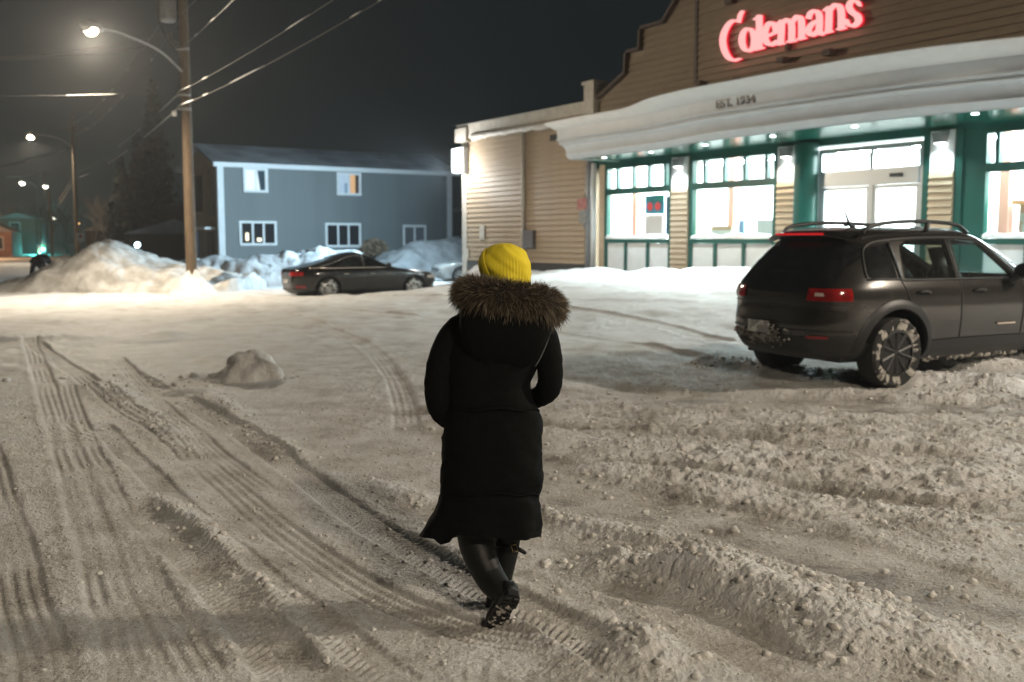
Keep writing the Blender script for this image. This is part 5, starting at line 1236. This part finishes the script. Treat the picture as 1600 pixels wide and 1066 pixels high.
roll = MB().tube([p[:3] for p in q], [p[3] for p in q], 18); fur = roll.build('fur_trim', mat('fur_hide', (.018, .013, .009), .9), person, True)
def build_fur():
    r = np.random.default_rng(3); V, Fc, tone = [], [], []
    Q = np.array(q); seg = np.linalg.norm(np.diff(Q[:, :3], axis=0), axis=1); cum = np.concatenate([[0], np.cumsum(seg)])
    for i in range(15000):
        t = r.uniform(-.02, cum[-1] + .02); tc_ = min(max(t, 0), cum[-1] - 1e-5); k = int(np.searchsorted(cum, tc_, 'right') - 1); f = (tc_ - cum[k]) / seg[k]
        p = Q[k, :3] * (1 - f) + Q[k + 1, :3] * f; rad = Q[k, 3] * (1 - f) + Q[k + 1, 3] * f
        d = (Q[k + 1, :3] - Q[k, :3]) / seg[k]; up = np.array([0, 0, 1.]); a_ = np.cross(d, up); a_ /= np.linalg.norm(a_); b_ = np.cross(a_, d)
        an = r.random() * 6.2832; nrm = a_ * math.cos(an) + b_ * math.sin(an)
        clump = perlin(t * 28, an * 2.2, 5); clump2 = perlin(t * 70, an * 4, 9)
        end = (tc_ / cum[-1] - .5) * 2
        dirn = nrm * .8 + d * (.55 * end + .5 * float(clump) + .25 * r.normal()) + up * (-.18 + .30 * float(clump2)) + r.normal(size=3) * .16
        if t != tc_: dirn += d * np.sign(t - tc_) * .8
        dirn /= np.linalg.norm(dirn); L = .040 * r.uniform(.55, 1.35) * (1 + .35 * float(clump2)); w = np.cross(dirn, r.normal(size=3)); w /= np.linalg.norm(w); w *= .0011
        s0 = p + nrm * rad * .96; bend = np.array([0, 0, -1.]) * L * .22; s1 = s0 + dirn * L * .55 + bend * .25; s2 = s0 + dirn * L + bend; n = len(V)
        V += [s0 - w, s0 + w, s1 + w * .8, s1 - w * .8, s2]; Fc += [(n, n + 1, n + 2, n + 3), (n + 3, n + 2, n + 4)]
        base_t = .38 + .28 * float(clump) + .22 * r.normal() * .6; tone += [max(0, base_t - .25)] * 2 + [base_t] * 2 + [min(1, base_t + .22)]
    me = bpy.data.meshes.new('fur_hair'); me.from_pydata([tuple(v) for v in V], [], Fc); me.materials.append(M_FUR)
    at_ = me.attributes.new('tone', 'FLOAT', 'POINT'); at_.data.foreach_set('value', np.clip(tone, 0, 1).astype(np.float32))
    o = bpy.data.objects.new('fur_hair', me); C.objects.link(o); o.parent = fur; tag(o, kind='stuff')
build_fur()
# collar, beanie
MB().loft([[pp(cx + hw * math.cos(a), py + sl * math.cos(a) * 1.0, 4.45 + hw / 350 * math.sin(a)) for a in [2 * math.pi * k / 24 for k in range(24)]] for py, cx, hw, sl in ((478, 794, 36, 4), (455, 796, 35, 5), (437, 797, 33, 5), (433, 797, 30, 5))]).build('collar', M_COAT, person, True)
M_BEANIE = bpy.data.materials.new('yellow_knit'); M_BEANIE.use_nodes = True
_nt = M_BEANIE.node_tree; _b = _nt.nodes['Principled BSDF']; _b.inputs['Roughness'].default_value = .85; _b.inputs['Specular IOR Level'].default_value = .2
_at = _nt.nodes.new('ShaderNodeAttribute'); _at.attribute_name = 'rib'; _n = _nt.nodes.new('ShaderNodeTexNoise'); _n.inputs['Scale'].default_value = 24; _tc = _nt.nodes.new('ShaderNodeTexCoord'); _nt.links.new(_tc.outputs['Object'], _n.inputs['Vector'])
_mx = _nt.nodes.new('ShaderNodeMix'); _mx.data_type = 'RGBA'; _mx.inputs[6].default_value = (.74, .57, .018, 1); _mx.inputs[7].default_value = (.88, .72, .06, 1); _nt.links.new(_n.outputs[0], _mx.inputs[0]); _nt.links.new(_mx.outputs[2], _b.inputs['Base Color'])
_n2 = _nt.nodes.new('ShaderNodeTexNoise'); _n2.inputs['Scale'].default_value = 320; _nt.links.new(_tc.outputs['Object'], _n2.inputs['Vector'])
_bp = _nt.nodes.new('ShaderNodeBump'); _bp.inputs['Distance'].default_value = .003; _nt.links.new(_n2.outputs[0], _bp.inputs['Height']); _nt.links.new(_bp.outputs[0], _b.inputs['Normal'])
hatc = pp(791, 414, 4.455)
def hat_pt(u, a, infl=1.0, axis=None):
    """u 0 rim .. 1 crown"""
    r = .106 + .005 * min(1, u / .3) if u < .3 else .111 * max(0., 1 - ((u - .3) / .70) ** 2.3) ** .46
    r *= infl * (1 + .010 * math.cos(a * 46) * (1 - u))
    py = 440 - 60.0 * u - 2.0 * math.sin(a + .6) * u * (1 - u) * 4; x = 791 - 2 * u + 357 * r * math.cos(a)
    y = py + (1 - u) * 7 * math.cos(a)                    # rim lower at the right
    dent = .012 * float(perlin(math.cos(a) * 1.7 + 4 * u, math.sin(a) * 1.7 + 2, 12)) * (.25 + 1.2 * u) * (1 - u ** 6)
    return pp(x, y, 4.455 + r * 1.12 * math.sin(a)) + (pp(x, y, 4.455 + r * 1.12 * math.sin(a)) - hatc) * dent * 9
hat = MB().grid([[hat_pt(u, 2 * math.pi * k / 184) for k in range(185)] for u in [1 - (1 - k / 30) ** 1.7 for k in range(30)] + [.9995]]).build('beanie', M_BEANIE, person, True)
ax = Vector((-.80, .38, -.46)).normalized(); e1 = ax.cross(Vector((0, 0, 1))).normalized(); e2 = ax.cross(e1).normalized(); P = []
for f in np.linspace(40, 68, 9):
    fr = R(f); infl = 1.03 + .065 * math.sin(math.pi * min(1, (f - 38) / 28 * .5 + .5)) ; row = []
    for k in range(121):
        a = 2 * math.pi * k / 120; d = ax * math.cos(fr) + (e1 * math.cos(a) + e2 * math.sin(a)) * math.sin(fr); rr = .114 * infl * (1 + .006 * math.cos(a * 60))
        row.append((hatc[0] + d.x * rr * .98, hatc[1] + d.y * rr * 1.08, hatc[2] + d.z * rr * .96))
    P.append(row)
solid(MB().grid(P).build('beanie_cuff', M_BEANIE, hat, True), .007)
# boots
def boot(shaft, heel, ball, toe, nrm, nm_label):
    bb = MB(); q = crom([(*pp(x, y, Y), r) for x, y, Y, r in shaft], 5); bb.tube([p[:3] for p in q], [p[3] * (1 + .03 * float(perlin(i * .8, shaft[0][0], 1))) for i, p in enumerate(q)], 22)
    H, Bl, To = (np.array(pp(*v)) for v in (heel, ball, toe)); A = To - H; A /= np.linalg.norm(A); N_ = np.array(nrm, float); N_ -= A * (N_ @ A); N_ /= np.linalg.norm(N_); W = np.cross(A, N_)
    L = np.linalg.norm(To - H); rings = []
    for k, hw, th in ((-.04, .022, .05), (0, .034, .075), (.15, .038, .085), (.35, .037, .080), (.55, .043, .060), (.75, .046, .050), (.92, .038, .040), (1.0, .022, .028), (1.03, .008, .014)):
        c = H + A * L * k - N_ * th * .5
        rings.append([c + W * hw * math.copysign(abs(math.cos(a)) ** .8, math.cos(a)) + N_ * th * .5 * math.copysign(abs(math.sin(a)) ** .8, math.sin(a)) for a in [2 * math.pi * j / 20 for j in range(20)]])
    bb.loft(rings); bt = bb.build('boot', M_BOOT, person, True); tag(bt, nm_label)
    so = MB()                                             # lugged sole
    def slab(k0, k1, w0, w1, t):
        c0, c1 = H + A * L * k0, H + A * L * k1
        so.loft([[c0 - W * w0 - N_ * .004, c0 + W * w0 - N_ * .004, c0 + W * w0 * .95 + N_ * t, c0 - W * w0 * .95 + N_ * t], [c1 - W * w1 - N_ * .004, c1 + W * w1 - N_ * .004, c1 + W * w1 * .95 + N_ * t, c1 - W * w1 * .95 + N_ * t]])
    slab(-.05, .02, .024, .038, .026); slab(.02, .26, .038, .042, .028); slab(.26, .50, .036, .042, .008); slab(.50, .80, .042, .049, .014); slab(.80, .97, .049, .036, .014); slab(.97, 1.05, .036, .014, .012)
    for k in np.arange(.04, 1.0, .085):
        w = float(np.interp(k, [0, .26, .5, .78, 1], [.034, .036, .034, .044, .02])); c = H + A * L * k + N_ * (.027 if k < .26 else .013)
        for sg in (-1, 1): so.loft([[c + W * sg * w * .2 - A * .008, c + W * sg * w * .2 + A * .006, c + W * sg * w + A * .008, c + W * sg * w - A * .006], [c + W * sg * w * .2 - A * .006 + N_ * .008, c + W * sg * w * .2 + A * .004 + N_ * .008, c + W * sg * w * .95 + A * .006 + N_ * .008, c + W * sg * w * .95 - A * .005 + N_ * .008]])
    so.build('sole', M_BLACK, bt)
    return bt, H, A, N_, W, L
left, H, A, N_, W, L = boot([(740, 818, 4.42, .082), (744, 848, 4.40, .080), (751, 872, 4.37, .073), (764, 899, 4.33, .068), (775, 915, 4.29, .062), (786, 928, 4.25, .052), (789, 938, 4.23, .040)], (800, 926, 4.19), (778, 972, 4.26), (768, 986, 4.275), (.25, -1, -.15), 'lifted rear boot showing its snow-caked lugged sole')
b = MB(); r = np.random.default_rng(8)
for i in range(26):
    k = r.random(); c = H + A * L * k + W * r.uniform(-.042, .042) + N_ * (.033 if k < .26 else .019); s = r.uniform(.002, .012)
    ring = [[c + (A * math.cos(a) + W * math.sin(a) * 1.4) * s * f * r.uniform(.8, 1.3) + N_ * h for a in [2 * math.pi * j / 8 for j in range(8)]] for f, h in ((1, -.006), (.8, .003), (.2, .005))]
    b.loft(ring)
tag(b.build('sole_snow', mat('boot_snow', (.33, .31, .28), .8), left, True), kind='stuff')
right, H2, A2, N2, W2, L2 = boot([(792, 832, 4.50, .066), (791, 855, 4.49, .060), (787, 885, 4.48, .052), (781, 915, 4.47, .047), (774, 940, 4.47, .045), (770, 955, 4.47, .040)], (776, 968, 4.44), (757, 957, 4.56), (747, 947, 4.66), (0, 0, -1), 'planted front boot')
def strap(pts, bx_, by_, Y, parent, tail=None):
    MB().tube([pp(*p) for p in pts], .009, 6).build('strap', M_BOOT, parent, True)
    c = pp(bx_, by_, Y); bk = MB(); ww, hh = .011, .016
    for x0, z0, x1, z1 in ((-ww, -hh, ww, -hh), (ww, -hh, ww, hh), (ww, hh, -ww, hh), (-ww, hh, -ww, -hh)):
        bk.tube([c + (x0 + z0 * -.3, 0, z0 + x0 * .2), c + (x1 + z1 * -.3, 0, z1 + x1 * .2)], .0018, 6)
    bk.build('buckle', mat('brass', (.55, .40, .22), .3, metal=.9), parent, True)
    if tail: MB().tube([pp(*p) for p in tail], [.008, .010, .010, .006], 6).build('strap_tail', M_BOOT, parent, True)
strap([(708, 838, 4.36), (722, 834, 4.33), (737, 829, 4.315), (760, 838, 4.32), (776, 842, 4.35)], 736, 826, 4.298, left)
strap([(776, 852, 4.45), (790, 854, 4.43), (808, 856, 4.46)], 804, 857, 4.415, right, [(806, 856, 4.43), (812, 859, 4.42), (819, 863, 4.42), (822, 865, 4.42)])
# the stooping figure far down the street
fx, fy = -17.75, 37.4; fz = gz(fx, fy)
far = thing('person', 'small dark-clothed person stooping beyond the left end of the snow bank', 'person', (fx, fy, fz))
V = [(-.1, 0, .86), (.08, 0, .98), (.28, 0, .98), (.40, -.02, .92), (.52, -.03, .86), (-.12, -.14, .80), (-.2, -.16, .42), (-.24, -.16, .03), (-.16, -.28, .0), (-.05, .14, .80), (.12, .15, .45), (.10, .15, .03), (.16, .03, .0), (.30, -.18, .90), (.36, -.24, .62), (.46, -.3, .42), (.30, .18, .90), (.38, .2, .64), (.48, .16, .44)]
E_ = [(0, 1), (1, 2), (2, 3), (3, 4), (0, 5), (5, 6), (6, 7), (7, 8), (0, 9), (9, 10), (10, 11), (11, 12), (2, 13), (13, 14), (14, 15), (2, 16), (16, 17), (17, 18)]
skin_body('body', V, E_, [.16, .17, .17, .07, .11, .11, .08, .06, .05, .11, .08, .06, .05, .08, .06, .04, .08, .06, .04], M_KNIT, far, 0, 1)
b = MB().tube([(-.16, 0, .78), (-.08, 0, .90), (.08, 0, 1.0), (.28, 0, .99), (.38, -.01, .93)], [.19, .20, .20, .19, .12], 14).build('coat', M_COAT, far, True)

# ------------------------------------------------------------------ damp winter air that glows round the lamps
hz = MB().box(-460, 460, -75, 470, -1.5, 13.5).build('haze', None)
hm = bpy.data.materials.new('night_haze'); hm.use_nodes = True; nt = hm.node_tree; nt.nodes.clear()
o = nt.nodes.new('ShaderNodeOutputMaterial'); v = nt.nodes.new('ShaderNodeVolumePrincipled'); v.inputs['Density'].default_value = .0012; v.inputs['Color'].default_value = (.9, .92, .95, 1); v.inputs['Anisotropy'].default_value = .6
nt.links.new(v.outputs[0], o.inputs['Volume']); hz.data.materials.append(hm); tag(hz, kind='stuff')
